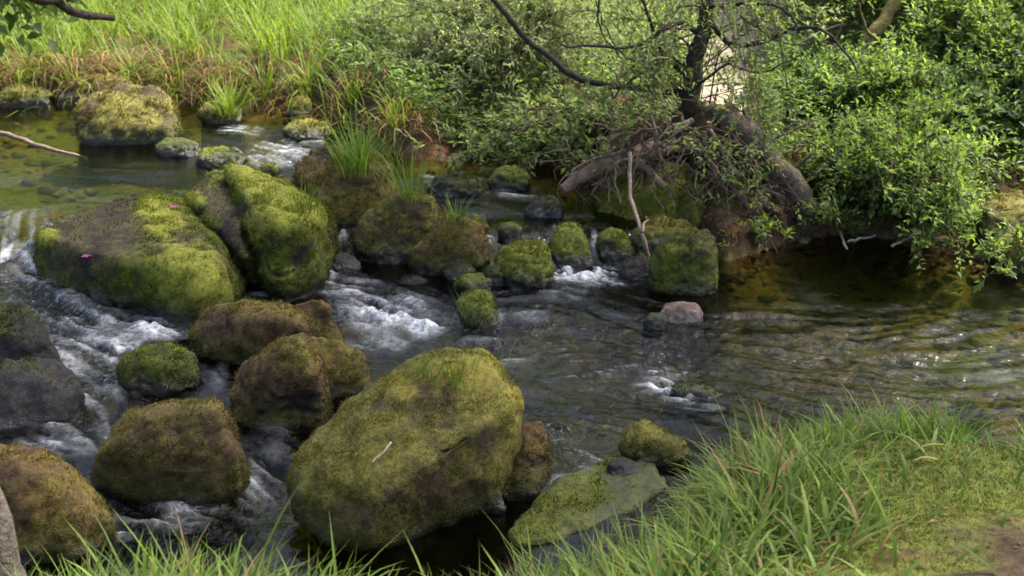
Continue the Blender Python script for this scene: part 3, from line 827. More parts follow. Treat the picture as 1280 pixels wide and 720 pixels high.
nz3 = N(nt, 'ShaderNodeTexNoise', Scale=36.0, Detail=3.0, Roughness=.6); L(geo.outputs['Position'], nz3.inputs['Vector']); L(nz3.outputs['Fac'], fn_.inputs[0])
L(fa.outputs['Fac'], fm.inputs[0]); fm2 = N(nt, 'ShaderNodeMath', operation='MULTIPLY', use_clamp=True); L(fm.outputs[0], fm2.inputs[0]); L(fn_.outputs[0], fm2.inputs[1])
m2 = N(nt, 'ShaderNodeMixShader'); L(fm2.outputs[0], m2.inputs[0]); L(ms.outputs[0], m2.inputs[1]); L(df_.outputs[0], m2.inputs[2])
L(m2.outputs[0], out.inputs[0])
M_water = m
water = mk('water', wv, remap[q], M_water, smooth=True, attrs={'foam': foam.ravel()[used], 'depth': depth.ravel()[used], 'turb': turb.ravel()[used]})
tag(water, 'clear brown stream water with white rapids', 'stream', kind='structure')

# gravel and cobbles on the bed
g = Geo()
rg = np.random.default_rng(21)
nG = 5200
cub = np.array([[0, 0, 1], [1, 0, 0], [0, 1, 0], [-1, 0, 0], [0, -1, 0], [.7, .7, .55], [-.7, .7, .55], [-.7, -.7, .55], [.7, -.7, .55]], float)
ctri = np.array([[0, 5, 6], [0, 6, 7], [0, 7, 8], [0, 8, 5], [5, 1, 2], [5, 2, 6], [6, 2, 3], [6, 3, 7], [7, 3, 4], [7, 4, 8], [8, 4, 1], [8, 1, 5]])
bx_ = rg.uniform(-4.2, 4.2, nG); by_ = y_near(bx_) + rg.random(nG) * (y_far(bx_) - y_near(bx_) + .45 * sstep(1.2, 1.5, bx_))
bz_ = ground_h(bx_, by_)
sz = np.exp(rg.normal(-3.75, .5, nG)).clip(.008, .09)
pal = np.array([[.08, .055, .025], [.13, .08, .042], [.06, .06, .022], [.05, .055, .018], [.12, .10, .07], [.05, .05, .02]])
a = rg.random(nG) * 6.28
sx, sy = sz * rg.uniform(.8, 1.5, nG), sz * rg.uniform(.7, 1.1, nG)
Vc = cub[None] + rg.normal(0, .16, (nG, 9, 3))
lx_ = Vc[..., 0] * sx[:, None]; ly_ = Vc[..., 1] * sy[:, None]; lz_ = Vc[..., 2] * (sz * .6)[:, None] - .004
Vw = np.stack([bx_[:, None] + lx_ * np.cos(a)[:, None] - ly_ * np.sin(a)[:, None], by_[:, None] + lx_ * np.sin(a)[:, None] + ly_ * np.cos(a)[:, None], bz_[:, None] + lz_], -1)
g.add(Vw.reshape(-1, 3), (ctri[None] + (np.arange(nG) * 9)[:, None, None]).reshape(-1, 3), np.repeat(pick(pal, nG, rg), 9, 0))
tag(g.build('gravel', M_gravel), 'brown pebbles and gravel covering the stream bed', 'gravel', kind='stuff')

# ------------------------------------------------------------------ grass
G_FRESH = [[.08, .145, .018], [.10, .17, .022], [.13, .195, .03], [.05, .095, .016], [.15, .21, .055], [.075, .13, .035]]
G_SEDGE = [[.12, .18, .025], [.17, .23, .03], [.09, .15, .02], [.20, .25, .05]]
G_DEAD = [[.26, .16, .08], [.20, .11, .05], [.32, .22, .12], [.14, .07, .035]]

def ground_at(x, y):
    return ground_h(np.atleast_1d(x), np.atleast_1d(y))

g = Geo(); r1 = np.random.default_rng(31)
n = 40000
x = r1.uniform(-2.4, 3.2, n); y = y_near(x) - np.abs(r1.normal(0, .5, n)) + .10
clump = fbm(np.stack([x * 4, y * 4, 0 * x], -1) + 3, 3)
z = ground_h(x, y)
mossy = sstep(.92, 1.06, x) * (1 - sstep(-.52, -.22, y - y_near(x) + .25 * (clump - .5)))             # the open moss patch keeps only a few blades
keepg = (clump > .40) & (r1.random(n) > mossy * .96) & (y > 1.6)
x, y, z = x[keepg], y[keepg], z[keepg]; n = len(x)
short = sstep(1.0, 1.35, x)
L_ = r1.uniform(.14, .30, n) * (1 - .12 * short) * (1 - .25 * sstep(.3, .8, x)) * (.8 + .6 * (clump[keepg] - .4) / .3)
big = r1.random(n) < .10
L_ = np.where(big, L_ * 1.35, L_)
az = r1.normal(math.radians(80), 1.3, n)
cols = pick(G_FRESH, n, r1); tips = cols * np.array([1.25, 1.1, 1.1])
tanb = r1.random(n) < .06
cols[tanb] = pick(G_DEAD, tanb.sum(), r1); tips[tanb] = cols[tanb]
reds = (r1.random(n) < .02); tips[reds] = np.array([.25, .12, .07])
blades(g, np.stack([x, y, z - .01], -1), az, L_ * .92, r1.uniform(.005, .0165, n), r1.uniform(.02, .75, n), r1.uniform(.4, 2.3, n), cols, tips * 1.1, seg=5)
n = 9000      # thick fringe along the bottom of the view
x = r1.uniform(-2.3, .6, n); y = y_near(x) - np.abs(r1.normal(0, .28, n)) + .06; z = ground_h(x, y)
cl2 = fbm(np.stack([x * 4, y * 4, 0 * x], -1) + 14, 3); kp = cl2 > .42
x, y, z = x[kp], y[kp], z[kp]; n = len(x)
cols = pick(G_FRESH, n, r1)
blades(g, np.stack([x, y, z - .01], -1), r1.random(n) * 6.28, r1.uniform(.12, .30, n), r1.uniform(.005, .014, n), r1.uniform(.1, .8, n), r1.uniform(.6, 2.3, n), cols, cols * 1.25, seg=5)
n = 3600      # fringe along the edge behind the moss patch
x = r1.uniform(.95, 3.1, n); y = y_near(x) - r1.uniform(-.06, .34, n); z = ground_h(x, y)
cl2 = fbm(np.stack([x * 5, y * 5, 0 * x], -1) + 8, 3); kp = cl2 > .42
x, y, z = x[kp], y[kp], z[kp]; n = len(x)
cols = pick(G_FRESH, n, r1)
blades(g, np.stack([x, y, z - .01], -1), r1.random(n) * 6.28, r1.uniform(.10, .25, n), r1.uniform(.004, .010, n), r1.uniform(.02, .5, n), r1.uniform(.2, 1.5, n), cols, cols * 1.25, seg=4)
# tiny sprigs and litter straws on the moss patch
n = 2200
x = r1.uniform(.9, 2.6, n); y = y_near(x) - r1.uniform(.1, 1.0, n); z = ground_h(x, y)
blades(g, np.stack([x, y, z - .002], -1), r1.random(n) * 6.28, r1.uniform(.03, .11, n), r1.uniform(.002, .005, n), r1.uniform(.2, 1.2, n), r1.uniform(0, .9, n), pick(G_FRESH, n, r1), None, seg=3)
tag(g.build('grass', M_grass), 'fresh green grass growing along the near bank', 'grass', kind='stuff')

# moss and litter of the near bank
g = Geo()
n = 60000
x = r1.uniform(.7, 3.0, n); y = y_near(x) - r1.random(n) * 1.5 + .05; z = ground_h(x, y)
nn = fbm(np.stack([x * 2.2, y * 2.2, z * 2.2], -1) + 3, 4); nb_ = fbm(np.stack([x, y, z], -1) * 9 + 9, 4)
mk_ = ((nn + .25 * (nb_ - .5)) > r1.uniform(.42, .56, n)) & (np.hypot(x - pc[0], (y - pc[1]) * 1.2) + .5 * (nb_ - .5) > r1.uniform(.0, .35, n))
x, y, z = x[mk_], y[mk_], z[mk_]; n = len(x)
b = np.stack([x, y, z - .002], -1); dirs = unit(r1.normal(0, .5, (n, 3)) + np.array([0, 0, 1])); sd = unit(np.cross(dirs, r1.normal(0, 1, (n, 3))))
L_ = r1.uniform(.006, .016, n)[:, None]
tone = fbm(b * 7, 3)[:, None]
cc = (np.array([[.07, .062, .015]]) * (1 - tone) + np.array([[.16, .17, .02]]) * tone) * r1.uniform(.7, 1.4, (n, 1))
tri = np.stack([b - sd * .002, b + sd * .002, b + dirs * L_], 1)
g.add(tri.reshape(-1, 3), np.arange(3 * n).reshape(-1, 3), np.repeat(cc, 3, 0))
n = 1100
x = r1.uniform(.8, 2.6, n); y = y_near(x) - r1.random(n) * 1.3; z = ground_h(x, y) + .006
leaves(g, np.stack([x, y, z], -1), np.stack([r1.normal(0, 1, n), r1.normal(0, 1, n), r1.normal(0, .12, n)], -1), np.tile([0, 0, 1.], (n, 1)) + r1.normal(0, .2, (n, 3)), np.exp(r1.normal(-3.4, .5, n)), r1.uniform(.002, .009, n), pick([[.14, .09, .05], [.07, .04, .02], [.20, .14, .08], [.10, .08, .03]], n, r1))
tag(g.build('moss', M_moss), 'olive moss and dead litter on the near bank', 'moss', kind='stuff')

# meadow of sedge on the far bank
def tussock(geo, c, n, r, L, pal, dead=.25, spread=.10, w=(.005, .011), droop=1.5):
    rad = np.abs(r.normal(0, spread, n)); th = r.random(n) * 6.28
    rx, ry = c[0] + rad * np.cos(th), c[1] + rad * np.sin(th)
    rz = np.full(n, c[2]) if len(c) == 3 else ground_h(rx, ry)
    az = th + r.normal(0, .5, n)
    LL = L * r.uniform(.55, 1.15, n)
    dd = r.random(n) < dead
    cols = pick(pal, n, r); cols[dd] = pick(G_DEAD, dd.sum(), r)
    lean = r.uniform(.05, .5, n) + dd * .5; bend = r.uniform(.3, droop, n) + dd * 1.0
    blades(geo, np.stack([rx, ry, rz - .01], -1), az, LL * np.where(dd, .8, 1), r.uniform(*w, n), lean, bend, cols * .85, cols * 1.2, seg=4)

g = Geo(); r2 = np.random.default_rng(41)
for yy in np.arange(9.2, 13.6, .24):
    for xx in np.arange(-6.0, .6, .25):
        x0, y0 = xx + r2.normal(0, .08), yy + r2.normal(0, .08)
        d = y0 - y_far(x0)
        if d < .42: continue
        tussock(g, (x0, y0), 44, r2, r2.uniform(.30, .55) * (1 + .1 * d * .3), G_SEDGE if r2.random() < .75 else G_FRESH, dead=.12 + .25 * r2.random() ** 2, spread=.09, w=(.007, .014), droop=2.3)
tag(g.build('grass', M_grass), 'tall sunlit sedge meadow on the far bank', 'grass', kind='stuff')

front = [(-4.5, 'pale'), (-4.0, 'x'), (-3.6, 'x'), (-3.25, 'x'), (-2.85, 'x'), (-2.5, 'x'), (-2.15, 'x'), (-1.8, 'x'), (-1.45, 'x'), (-1.1, 'x'), (-.75, 'x')]
what = ['drooping sedge tussock on the far bank, cut off by the photo edge', 'sedge tussock on the far bank above the low stones at the still pool', 'rust-brown dead sedge tussock behind the brown flat bank stone',
        'sedge tussock with brown thatch right behind the boulder in the upper pool', 'green sedge tussock hanging just right of the boulder in the upper pool', 'tall yellow-green sedge tussock behind the bright grass tuft stone', 'sedge tussock with hanging brown leaves above the upper rapids',
        'sedge tussock above the egg-shaped yellow stone', 'sedge tussock beside the top of the pale slanting stick', 'sedge tussock at the edge of the willow, right of the pale stick', 'shaded sedge tussock beneath the willow']
for (x0, _), lab in zip(front, what):
    for k, (dy, dz) in enumerate([(.16, 0)]):
        y0 = float(y_far(np.array(x0))) + dy
        z0 = float(ground_h(np.array([x0]), np.array([y0]))[0])
        g = Geo()
        tussock(g, (x0, y0), 130, r2, r2.uniform(.36, .5), G_SEDGE, dead=.28, spread=.11, w=(.006, .013), droop=2.3)
        n = int(r2.uniform(15, 90))   # last year's leaves hang over the bank
        az = r2.normal(-1.57, .7, n); c_ = pick(G_DEAD, n, r2)
        rx = x0 + r2.normal(0, .16, n); ry = y0 + r2.uniform(-.06, .1, n)
        blades(g, np.stack([rx, ry, ground_h(rx, ry) + .06], -1), az, r2.uniform(.2, .42, n), r2.uniform(.005, .011, n), r2.uniform(.5, 1.1, n), r2.uniform(1.2, 2.2, n), c_, c_ * .9, seg=4)
        tag(g.build('sedge_tussock', M_grass, loc=(x0, y0, z0)), lab, 'sedge', 'sedge tussocks along the far bank')

# tufts on rocks
def surface_point(r, px, py):
    """highest/nearest rock point along a line of sight, used to seat tufts and twigs on a rock"""
    d = unit(ray(px, py)); o = np.array([0, 0, H])
    w = r['V'] - o; t = w @ d
    perp = np.linalg.norm(w - t[:, None] * d, axis=1)
    near = perp < max(.03, np.partition(perp, 3)[3] * 1.2)
    k = np.where(near)[0][np.argmin(t[near])]
    return r['V'][k], r['n'][k]

G_BRIGHT = [[.12, .20, .03], [.16, .24, .04], [.10, .17, .025]]
def tuft(rockword, px, py, n, L, label, pal=G_FRESH, spread=.05, w=(.003, .006), dead=.06, droop=1.3, name='grass_tuft'):
    p, _ = surface_point(rock_by(rockword), px, py)
    g = Geo()
    rt = np.random.default_rng(int(px * 7 + py))
    tussock(g, tuple(p), n, rt, L, pal, dead, spread, w, droop)
    tag(g.build(name, M_grass, loc=p), label, 'grass tuft', 'grass tufts growing on rocks')
tuft('stone carrying a bright', 288, 136, 110, .30, 'bright yellow-green grass tuft on a stone under the far bank', G_SEDGE, .06, (.006, .011), .03)
tuft('earthy brown', 445, 205, 190, .34, 'lush green fern-like tussock on the earthy brown boulder', G_BRIGHT, .09, (.004, .009), .04)
tuft('rounded green-brown', 512, 246, 70, .36, 'upright wispy sedge on the rounded green-brown boulder', G_BRIGHT, .05, (.003, .007), .06, .8)
tuft('bright green moss ridge', 378, 258, 60, .2, 'fine grass sprout on the right shoulder of the ridged boulder', G_FRESH, .05, (.003, .006), .05)
tuft('pyramid-shaped', 566, 270, 36, .17, 'small leafy sprout on the crest of the pyramid boulder', G_FRESH, .03, (.005, .009), .0)
tuft('largest boulder, domed', 575, 470, 80, .17, 'thin grass sprigs on the crest of the largest boulder', G_FRESH, .075, (.002, .004), .12)
tuft('largest boulder, domed', 525, 462, 40, .10, 'feathery green sprigs left of the crest of the largest boulder', G_FRESH, .05, (.002, .004), .05)
tuft('largest boulder, domed', 497, 500, 14, .05, 'tiny star-shaped sprig on the face of the largest boulder', G_FRESH, .012, (.003, .005), .0)
tuft('amid the current', 580, 400, 12, .18, 'few upright blades beside the bright green moss stone', G_FRESH, .03, (.003, .005), .0, .5)

# ------------------------------------------------------------------ shrubs and trees
BARK_D = [.045, .036, .028]; BARK_M = [.11, .085, .06]; TWIG = [.09, .065, .04]
def shrub(name, label, cat, base, targets, seed, leaf=(.045, .015), pal=((.06, .10, .03),), twigs=10, per=9, tw_len=.22, stem_r=.012, lift=.25, mat=None, stems_geo=None, group=None, upb=.3, frm=.3, droop=.1, twig_r=.0016, jit=.05, vj=0.0, parent=None, parts=('stem', 'foliage')):
    """stems run from the base to targets spread through the crown's volume, twigs leave the stems, leaves alternate along the twigs"""
    r = np.random.default_rng(seed)
    base = np.asarray(base, float)
    o = parent or empty(name, base, label, cat, group)
    gs = Geo(); gl_ = Geo()
    ts, td, tl = [], [], []
    for t in targets:
        b0 = base + np.r_[r.normal(0, jit, 2), -r.random() * vj]
        mid = (b0 + t) / 2 + np.r_[r.normal(0, .08, 2), lift * np.linalg.norm(t - b0) * r.uniform(.3, 1)]
        pts = curve([b0, mid, t], 7, .008, int(r.integers(1e9)))
        tube(gs, pts, np.linspace(stem_r * r.uniform(.6, 1.1), .002, 7), np.array(TWIG) * r.uniform(.7, 1.3), 4)
        u = r.uniform(frm, 1, twigs) * 6
        i = np.clip(u.astype(int), 0, 5); f = (u - i)[:, None]
        p = pts[i] * (1 - f) + pts[i + 1] * f
        ax = unit(pts[i + 1] - pts[i])
        dr = unit(ax * .7 + r.normal(0, .75, (twigs, 3)) + np.array([0, 0, upb]))
        ts.append(p); td.append(dr); tl.append(tw_len * r.uniform(.5, 1.2, twigs))
    ts, td, tl = np.concatenate(ts), np.concatenate(td), np.concatenate(tl)
    nt_ = len(ts)
    # twigs as slim three-sided spikes
    end = ts + td * tl[:, None] - np.array([0, 0, 1.]) * (droop * tl[:, None])
    sd = unit(np.cross(td, r.normal(0, 1, td.shape))); s2 = np.cross(td, sd)
    V = np.stack([ts + sd * twig_r, ts - sd * twig_r * .5 + s2 * twig_r, ts - sd * twig_r * .5 - s2 * twig_r, end], 1)
    F = (np.array([[0, 1, 3], [1, 2, 3], [2, 0, 3]])[None] + (np.arange(nt_) * 4)[:, None, None]).reshape(-1, 3)
    gs.add(V.reshape(-1, 3), F, np.array(TWIG))
    k = np.linspace(.15, 1, per)[None, :, None]
    bp_ = ts[:, None] + (end - ts)[:, None] * k
    sgn = np.where(np.arange(per) % 2 == 0, 1, -1)[None, :, None]
    tb = np.repeat(td[:, None], per, 1)
    d = unit(tb * .75 + sgn * sd[:, None] * .7 + r.normal(0, .28, (nt_, per, 3)) + np.array([0, 0, .05]))
    nu = unit(np.array([0, 0, 1.]) + r.normal(0, .45, (nt_, per, 3)))
    n = nt_ * per
    shade = r.uniform(.8, 1.2, (nt_, 1, 1)) * np.ones((1, per, 1))
    cols = pick(pal, n, r) * shade.reshape(-1, 1)
    sz = r.uniform(.6, 1.25, n)
    leaves(gl_, bp_.reshape(-1, 3), d.reshape(-1, 3), nu.reshape(-1, 3), leaf[0] * sz, leaf[1] * sz, cols)
    pl0 = np.array(parent.location) if parent else base
    gs.build(parts[0], M_bark, loc=pl0, parent=o)
    gl_.build(parts[1], mat or M_leaf, loc=pl0, parent=o)
    return o

def vol(boxes, n, seed):
    """n points inside boxes given as (px0, px1, py0, py1, y0, y1), each box its own share"""
    r = np.random.default_rng(seed); out = []
    w = np.array([b[6] if len(b) > 6 else 1 for b in boxes], float); w /= w.sum()
    for b, s in zip(boxes, w):
        for _ in range(max(1, int(round(n * s)))):
            out.append(PY(r.uniform(b[0], b[1]), r.uniform(b[2], b[3]), r.uniform(b[4], b[5])))
    return np.array(out)

WIL = [[.18, .215, .105], [.21, .245, .13], [.13, .17, .075], [.23, .265, .145]]
GRN = [[.125, .18, .045], [.155, .215, .06], [.095, .145, .035], [.19, .245, .085]]
DRK = [[.06, .11, .03], [.085, .14, .045], [.11, .165, .06], [.15, .195, .095]]

wb = np.array([.05, 9.2, float(ground_h(np.array([.05]), np.array([9.2]))[0])])
shrub('willow_shrub', 'wide grey-green willow shrub with fine leaves overhanging the far bank', 'shrub', wb,
      vol([(440, 620, -60, 120, 8.6, 9.8, 4), (430, 560, 60, 150, 8.4, 9.2, 2.5), (560, 780, 40, 190, 8.0, 9.2, 4), (600, 820, -60, 60, 8.4, 9.8, 2.5)], 210, 3), 3,
      leaf=(.042, .013), pal=WIL, twigs=15, per=12, tw_len=.24, mat=M_willow, lift=.3, stem_r=.010)
wb2 = np.array([.62, 8.0, float(ground_h(np.array([.62]), np.array([8.0]))[0])])
shrub('willow_shrub', 'low willow branches with broader leaves reaching over the water beside the pale log', 'shrub', wb2,
      vol([(560, 720, 165, 235, 7.2, 7.9, 3), (640, 800, 120, 200, 7.3, 8.0, 2.5), (500, 600, 175, 215, 7.6, 8.2, 1.2)], 42, 4), 4,
      leaf=(.055, .022), pal=GRN + WIL, twigs=8, per=8, tw_len=.17, mat=M_willow, lift=.15, stem_r=.009, frm=.35)
shrub('bush', 'pale green bush at the willow\'s left edge beside the sedge meadow', 'bush', np.array([-.95, 9.55, .6]),
      vol([(400, 500, 20, 130, 9.1, 9.9)], 34, 5), 5, leaf=(.04, .013), pal=WIL + GRN[:1], twigs=14, per=11, tw_len=.22, mat=M_willow)
rb = np.array([2.28, 7.35, float(ground_h(np.array([2.28]), np.array([7.35]))[0])])
shrub('bush', 'fresh green bush drooping over the brown shore into the water', 'bush', rb,
      vol([(1030, 1140, 200, 295, 6.4, 7.0, 2.2), (1010, 1130, 190, 270, 6.7, 7.4, 1.6), (1080, 1180, 130, 230, 6.8, 7.5, 2.2), (1130, 1220, 220, 330, 6.3, 6.9, 3.2), (1160, 1240, 190, 300, 6.6, 7.2, 2), (960, 1060, 150, 240, 6.9, 7.5, 1.5)], 124, 6), 6,
      leaf=(.042, .019), pal=GRN + [[.19, .27, .08], [.17, .25, .06]], twigs=13, per=10, tw_len=.21, lift=.25, droop=.25, frm=.35)
shrub('bush', 'little bright sprig of leaves at the water by the brown edge boulder', 'bush', P(1272, 322, .05),
      P(1262, 326, .1)[None] + np.random.default_rng(8).normal(0, .08, (7, 3)) + np.array([-.05, -.05, .08]), 8, leaf=(.05, .024), pal=GRN, twigs=6, per=6, tw_len=.1, stem_r=.004)

shrub('willow_shrub', 'leafy willow twigs draped in front of the bare tree roots', 'shrub', PY(850, 165, 7.0),
      vol([(745, 830, 120, 200, 6.5, 6.9, 2), (850, 900, 150, 215, 6.5, 6.8, 1), (900, 1010, 165, 275, 6.3, 6.7, 2.6), (690, 760, 190, 245, 6.6, 6.9, .6)], 17, 17), 17,
      leaf=(.044, .018), pal=GRN + WIL, twigs=6, per=7, tw_len=.15, mat=M_willow, lift=.15, stem_r=.006, frm=.35)
# wooded slope on the right: separate leafy shrubs
slope = [(1050, 60, 9.6, .5, 'pale leafy shrub behind the leaning mossy trunk'), (1090, 70, 8.9, .55, 'leafy shrub crossed by the leaning mossy trunk'), (1180, 30, 9.0, .6, 'dark leafy shrub high on the wooded slope, right of the leaning trunk'),
         (1260, 60, 8.6, .6, 'dark dense shrub on the slope at the upper photo corner'), (1200, 110, 8.2, .5, 'mid green shrub on the slope above the dark hollow'), (1270, 150, 7.8, .5, 'shrub on the slope just above the olive edge boulder'),
         (1010, 170, 8.0, .45, 'sparse shrub above the fallen trunk'), (1090, 160, 7.9, .45, 'leafy shrub behind the drooping bush'), (1000, 125, 8.6, .22, 'thin shrub beside the pale sandy trail'),
         (1170, 190, 7.6, .38, 'low shrub between the drooping bush and the dark hollow'), (1110, 10, 10.2, .6, 'pale shrub at the top of the slope beside the trail'), (1330, 40, 8.8, .6, 'shrub high on the slope, mostly cut off by the photo edge'), (1345, 180, 7.4, .45, 'low shrub above the shore, mostly cut off by the photo edge')]
for k, (px, py, yy, rad, lab) in enumerate(slope):
    q_ = PY(px, py, yy)
    gz0 = float(ground_h(np.array([q_[0]]), np.array([yy]))[0])
    b0 = np.array([q_[0], yy, gz0])
    r = np.random.default_rng(60 + k)
    dv = unit(r.normal(0, 1, (46, 3))); dv[:, 2] = np.abs(dv[:, 2]) * .8 + .05
    tg = b0 + dv * rad * r.uniform(.5, 1.1, (46, 1))
    shrub('slope_shrub', lab, 'shrub', b0, tg, 60 + k, leaf=(.044, .021), pal=[DRK, GRN, DRK + GRN][k % 3], twigs=12, per=9, tw_len=.17, lift=.15, group='shrubs on the wooded slope', frm=.3)

# low green growth under the shrubs
g = Geo(); r3 = np.random.default_rng(77)
n = 60000
x = r3.uniform(-1.3, 5.0, n); y = y_far(x) + .3 + r3.random(n) ** 1.2 * 4.5
z = ground_h(x, y)
cl = fbm(np.stack([x * 3, y * 3, 0 * x], -1) + 1, 3)
onpath = np.abs(x - (1.50 + (y - 9.0) * .16)) < .24
kp = (cl > .36) & ~onpath & ((x < .4) | (x > 1.5) | (y > y_far(x) + .9)) & ~((x > 1.5) & (y < y_far(x) + .5))
x, y, z = x[kp], y[kp], z[kp]; n = len(x)
leaves(g, np.stack([x, y, z + r3.uniform(0, .22, n)], -1), np.stack([r3.normal(0, 1, n), r3.normal(-.3, 1, n), r3.normal(.1, .3, n)], -1), np.array([0, 0, 1.]) + r3.normal(0, .4, (n, 3)), r3.uniform(.03, .07, n), r3.uniform(.012, .03, n), pick(DRK + GRN, n, r3))
tag(g.build('ground_cover', M_leaf), 'low leafy growth carpeting the far bank and slope', 'ground cover', kind='stuff')

g = Geo()
n = 2600
x = r3.uniform(.9, 3.8, n); y = y_far(x) - .08 + r3.random(n) ** 1.5 * 1.1; z = ground_h(x, y)
leaves(g, np.stack([x, y, z + .006], -1), np.stack([r3.normal(0, 1, n), r3.normal(0, 1, n), r3.normal(0, .15, n)], -1), np.array([0, 0, 1.]) + r3.normal(0, .3, (n, 3)), np.exp(r3.normal(-3.2, .4, n)), r3.uniform(.004, .02, n), pick([[.14, .085, .05], [.08, .045, .025], [.20, .14, .085], [.11, .08, .04], [.05, .035, .02]], n, r3))
tag(g.build('leaf_litter', M_leaf), 'brown dead leaves strewn along the far shore', 'leaf litter', kind='stuff')

# the twisted tree on the root bank
tb = PY(862, 150, 7.55)
tree = empty('alder_tree', (tb[0], tb[1], .3), 'twisted dark tree on the undercut bank with tangled bare roots', 'tree')
loc = np.array([tb[0], tb[1], .3])
g = Geo()
tp = np.array([PY(905, 172, 7.6), PY(866, 140, 7.55), PY(868, 90, 7.55), PY(880, 30, 7.6), PY(888, -40, 7.7), PY(880, -160, 7.9), PY(900, -320, 8.1), PY(870, -520, 8.3)])
tube(g, curve(tp, 26, .008, 2), np.linspace(.065, .035, 26), np.array([.06, .048, .036]), 10, 3, .35)
g.build('trunk', M_bark, loc=loc, parent=tree, smooth=True)
def limb(pxs, y0, y1, r0, r1, col=BARK_D, nm='branch', n=14, parent=None, lc=None, wob=.006, sides=6):
    g = Geo()
    ys = np.linspace(y0, y1, len(pxs))
    pts = curve([PY(a, b, yy) for (a, b), yy in zip(pxs, ys)], n, wob, int(pxs[0][0] * 3 + pxs[0][1]) % 9999)
    tube(g, pts, np.linspace(r0, r1, n), np.array(col), sides, pxs[0][0], .3)
    return g.build(nm, M_bark, loc=loc if lc is None else lc, parent=parent or tree, smooth=True)
limb([(866, 118), (800, 112), (720, 97), (684, 67), (655, 48), (616, 0), (590, -40)], 7.55, 7.3, .024, .013)
limb([(878, 48), (850, 28), (800, 56), (745, 58), (700, 56)], 7.6, 7.2, .018, .006)
limb([(882, 20), (915, 57), (960, 50), (1000, 34), (1045, 48), (1072, 92)], 7.6, 7.2, .02, .006)
limb([(884, 10), (915, 4), (960, 4), (990, 20), (995, 38)], 7.6, 7.3, .014, .006)
limb([(868, 90), (840, 72), (800, 92), (770, 120), (760, 150)], 7.55, 7.1, .014, .004)
limb([(866, 100), (830, 68), (812, 30), (800, -10)], 7.55, 7.5, .016, .008)
limb([(862, 120), (905, 82), (950, 92), (1000, 68)], 7.5, 7.2, .010, .004)
limb([(750, -10), (748, 30), (765, 60), (782, 76)], 7.3, 7.3, .006, .003)
limb([(850, 70), (790, 76), (760, 40), (745, 0)], 7.4, 7.2, .006, .003)
limb([(900, -10), (940, 30), (1000, 60), (1040, 46)], 7.5, 7.0, .007, .003)
# overhanging earth of the root plate
def lump(name, outline, y, dep, mat, cdark, clight, parent, lc, seed, freq=8, amp=.11):
    pts = []
    for a, b in outline:
        q_ = PY(a, b, y); pts += [q_, q_ + np.array([0, dep, 0.02])]
    cx, cy = np.mean(outline, 0)
    for a, b in outline: pts.append(PY(cx + (a - cx) * .55, cy + (b - cy) * .55, y - dep * .35))
    bm = bmesh.new()
    for p in pts: bm.verts.new(p)
    bmesh.ops.convex_hull(bm, input=bm.verts)
    me = bpy.data.meshes.new('src'); bm.to_mesh(me); bm.free()
    ob = bpy.data.objects.new('src', me); C.objects.link(ob)
    rm = ob.modifiers.new('r', 'REMESH'); rm.mode = 'VOXEL'; rm.voxel_size = .022
    s = ob.modifiers.new('s', 'SMOOTH'); s.iterations = 4
    dg = bpy.context.evaluated_depsgraph_get(); dg.update()
    ev = ob.evaluated_get(dg); e = ev.to_mesh()
    V = np.empty(len(e.vertices) * 3, np.float32); e.vertices.foreach_get('co', V); V = V.reshape(-1, 3).astype(float)
    e.calc_loop_triangles(); T = np.empty(len(e.loop_triangles) * 3, np.int32); e.loop_triangles.foreach_get('vertices', T); T = T.reshape(-1, 3)
    ev.to_mesh_clear(); bpy.data.objects.remove(ob); bpy.data.meshes.remove(me)
    nn, _ = vnormals(V, T)
    V = V + nn * ((fbm(V * freq + seed, 4) - .5) * 2 * amp)[:, None]
    t = sstep(.35, .65, fbm(V * 9 + seed, 4))
    return mk(name, V, T, mat, lerp(np.tile(np.array(cdark), (len(V), 1)), np.array(clight), t), loc=lc, parent=parent, smooth=True)
lump('root_ball', [(850, 180), (870, 158), (905, 152), (940, 178), (975, 215), (990, 240), (960, 254), (900, 248), (860, 225)], 7.25, .6, M_earth, (.045, .028, .018), (.13, .08, .048), tree, loc, 5)
lump('root_ball', [(745, 205), (800, 180), (850, 178), (855, 205), (815, 226), (765, 230)], 7.4, .5, M_earth, (.05, .032, .02), (.14, .09, .055), tree, loc, 15)
roots = [[(866, 150), (840, 170), (800, 195), (770, 205), (742, 232)], [(866, 150), (830, 165), (812, 200), (820, 240), (828, 268)], [(870, 160), (850, 200), (838, 235), (846, 262)], [(880, 165), (890, 205), (930, 245), (985, 268), (1040, 282)],
         [(885, 160), (920, 215), (960, 238), (1010, 262), (1050, 268)], [(830, 150), (835, 175), (818, 160), (790, 165), (760, 178)], [(840, 195), (870, 215), (900, 232), (950, 262)], [(846, 188), (880, 190), (915, 205), (930, 232)], [(930, 235), (926, 262), (934, 302)],
         [(800, 150), (805, 200), (800, 240)], [(812, 140), (822, 190), (832, 206)], [(960, 230), (990, 250), (1004, 296)], [(870, 175), (905, 240), (915, 262), (900, 266)], [(900, 180), (935, 215), (965, 230), (1000, 225)], [(760, 176), (766, 215), (776, 255)],
         [(790, 168), (770, 190), (735, 200), (705, 225)], [(820, 160), (800, 150), (770, 160), (730, 150)], [(905, 262), (890, 290), (898, 320)], [(960, 262), (948, 290), (942, 312)], [(855, 170), (828, 182), (812, 175), (795, 205), (790, 236)], [(915, 168), (950, 205), (978, 235), (1020, 252)], [(875, 200), (868, 235), (880, 262)], [(770, 200), (758, 225), (762, 250)]]
rr = np.random.default_rng(9)
for k, rt in enumerate(roots):
    y0 = 6.95 + rr.normal(0, .04)
    limb(rt, y0, y0 - rr.uniform(.05, .25), rr.uniform(.007, .015), rr.uniform(.002, .005), np.array([.18, .135, .095]) * rr.uniform(.5, 1.4), 'root', 12, wob=.008)
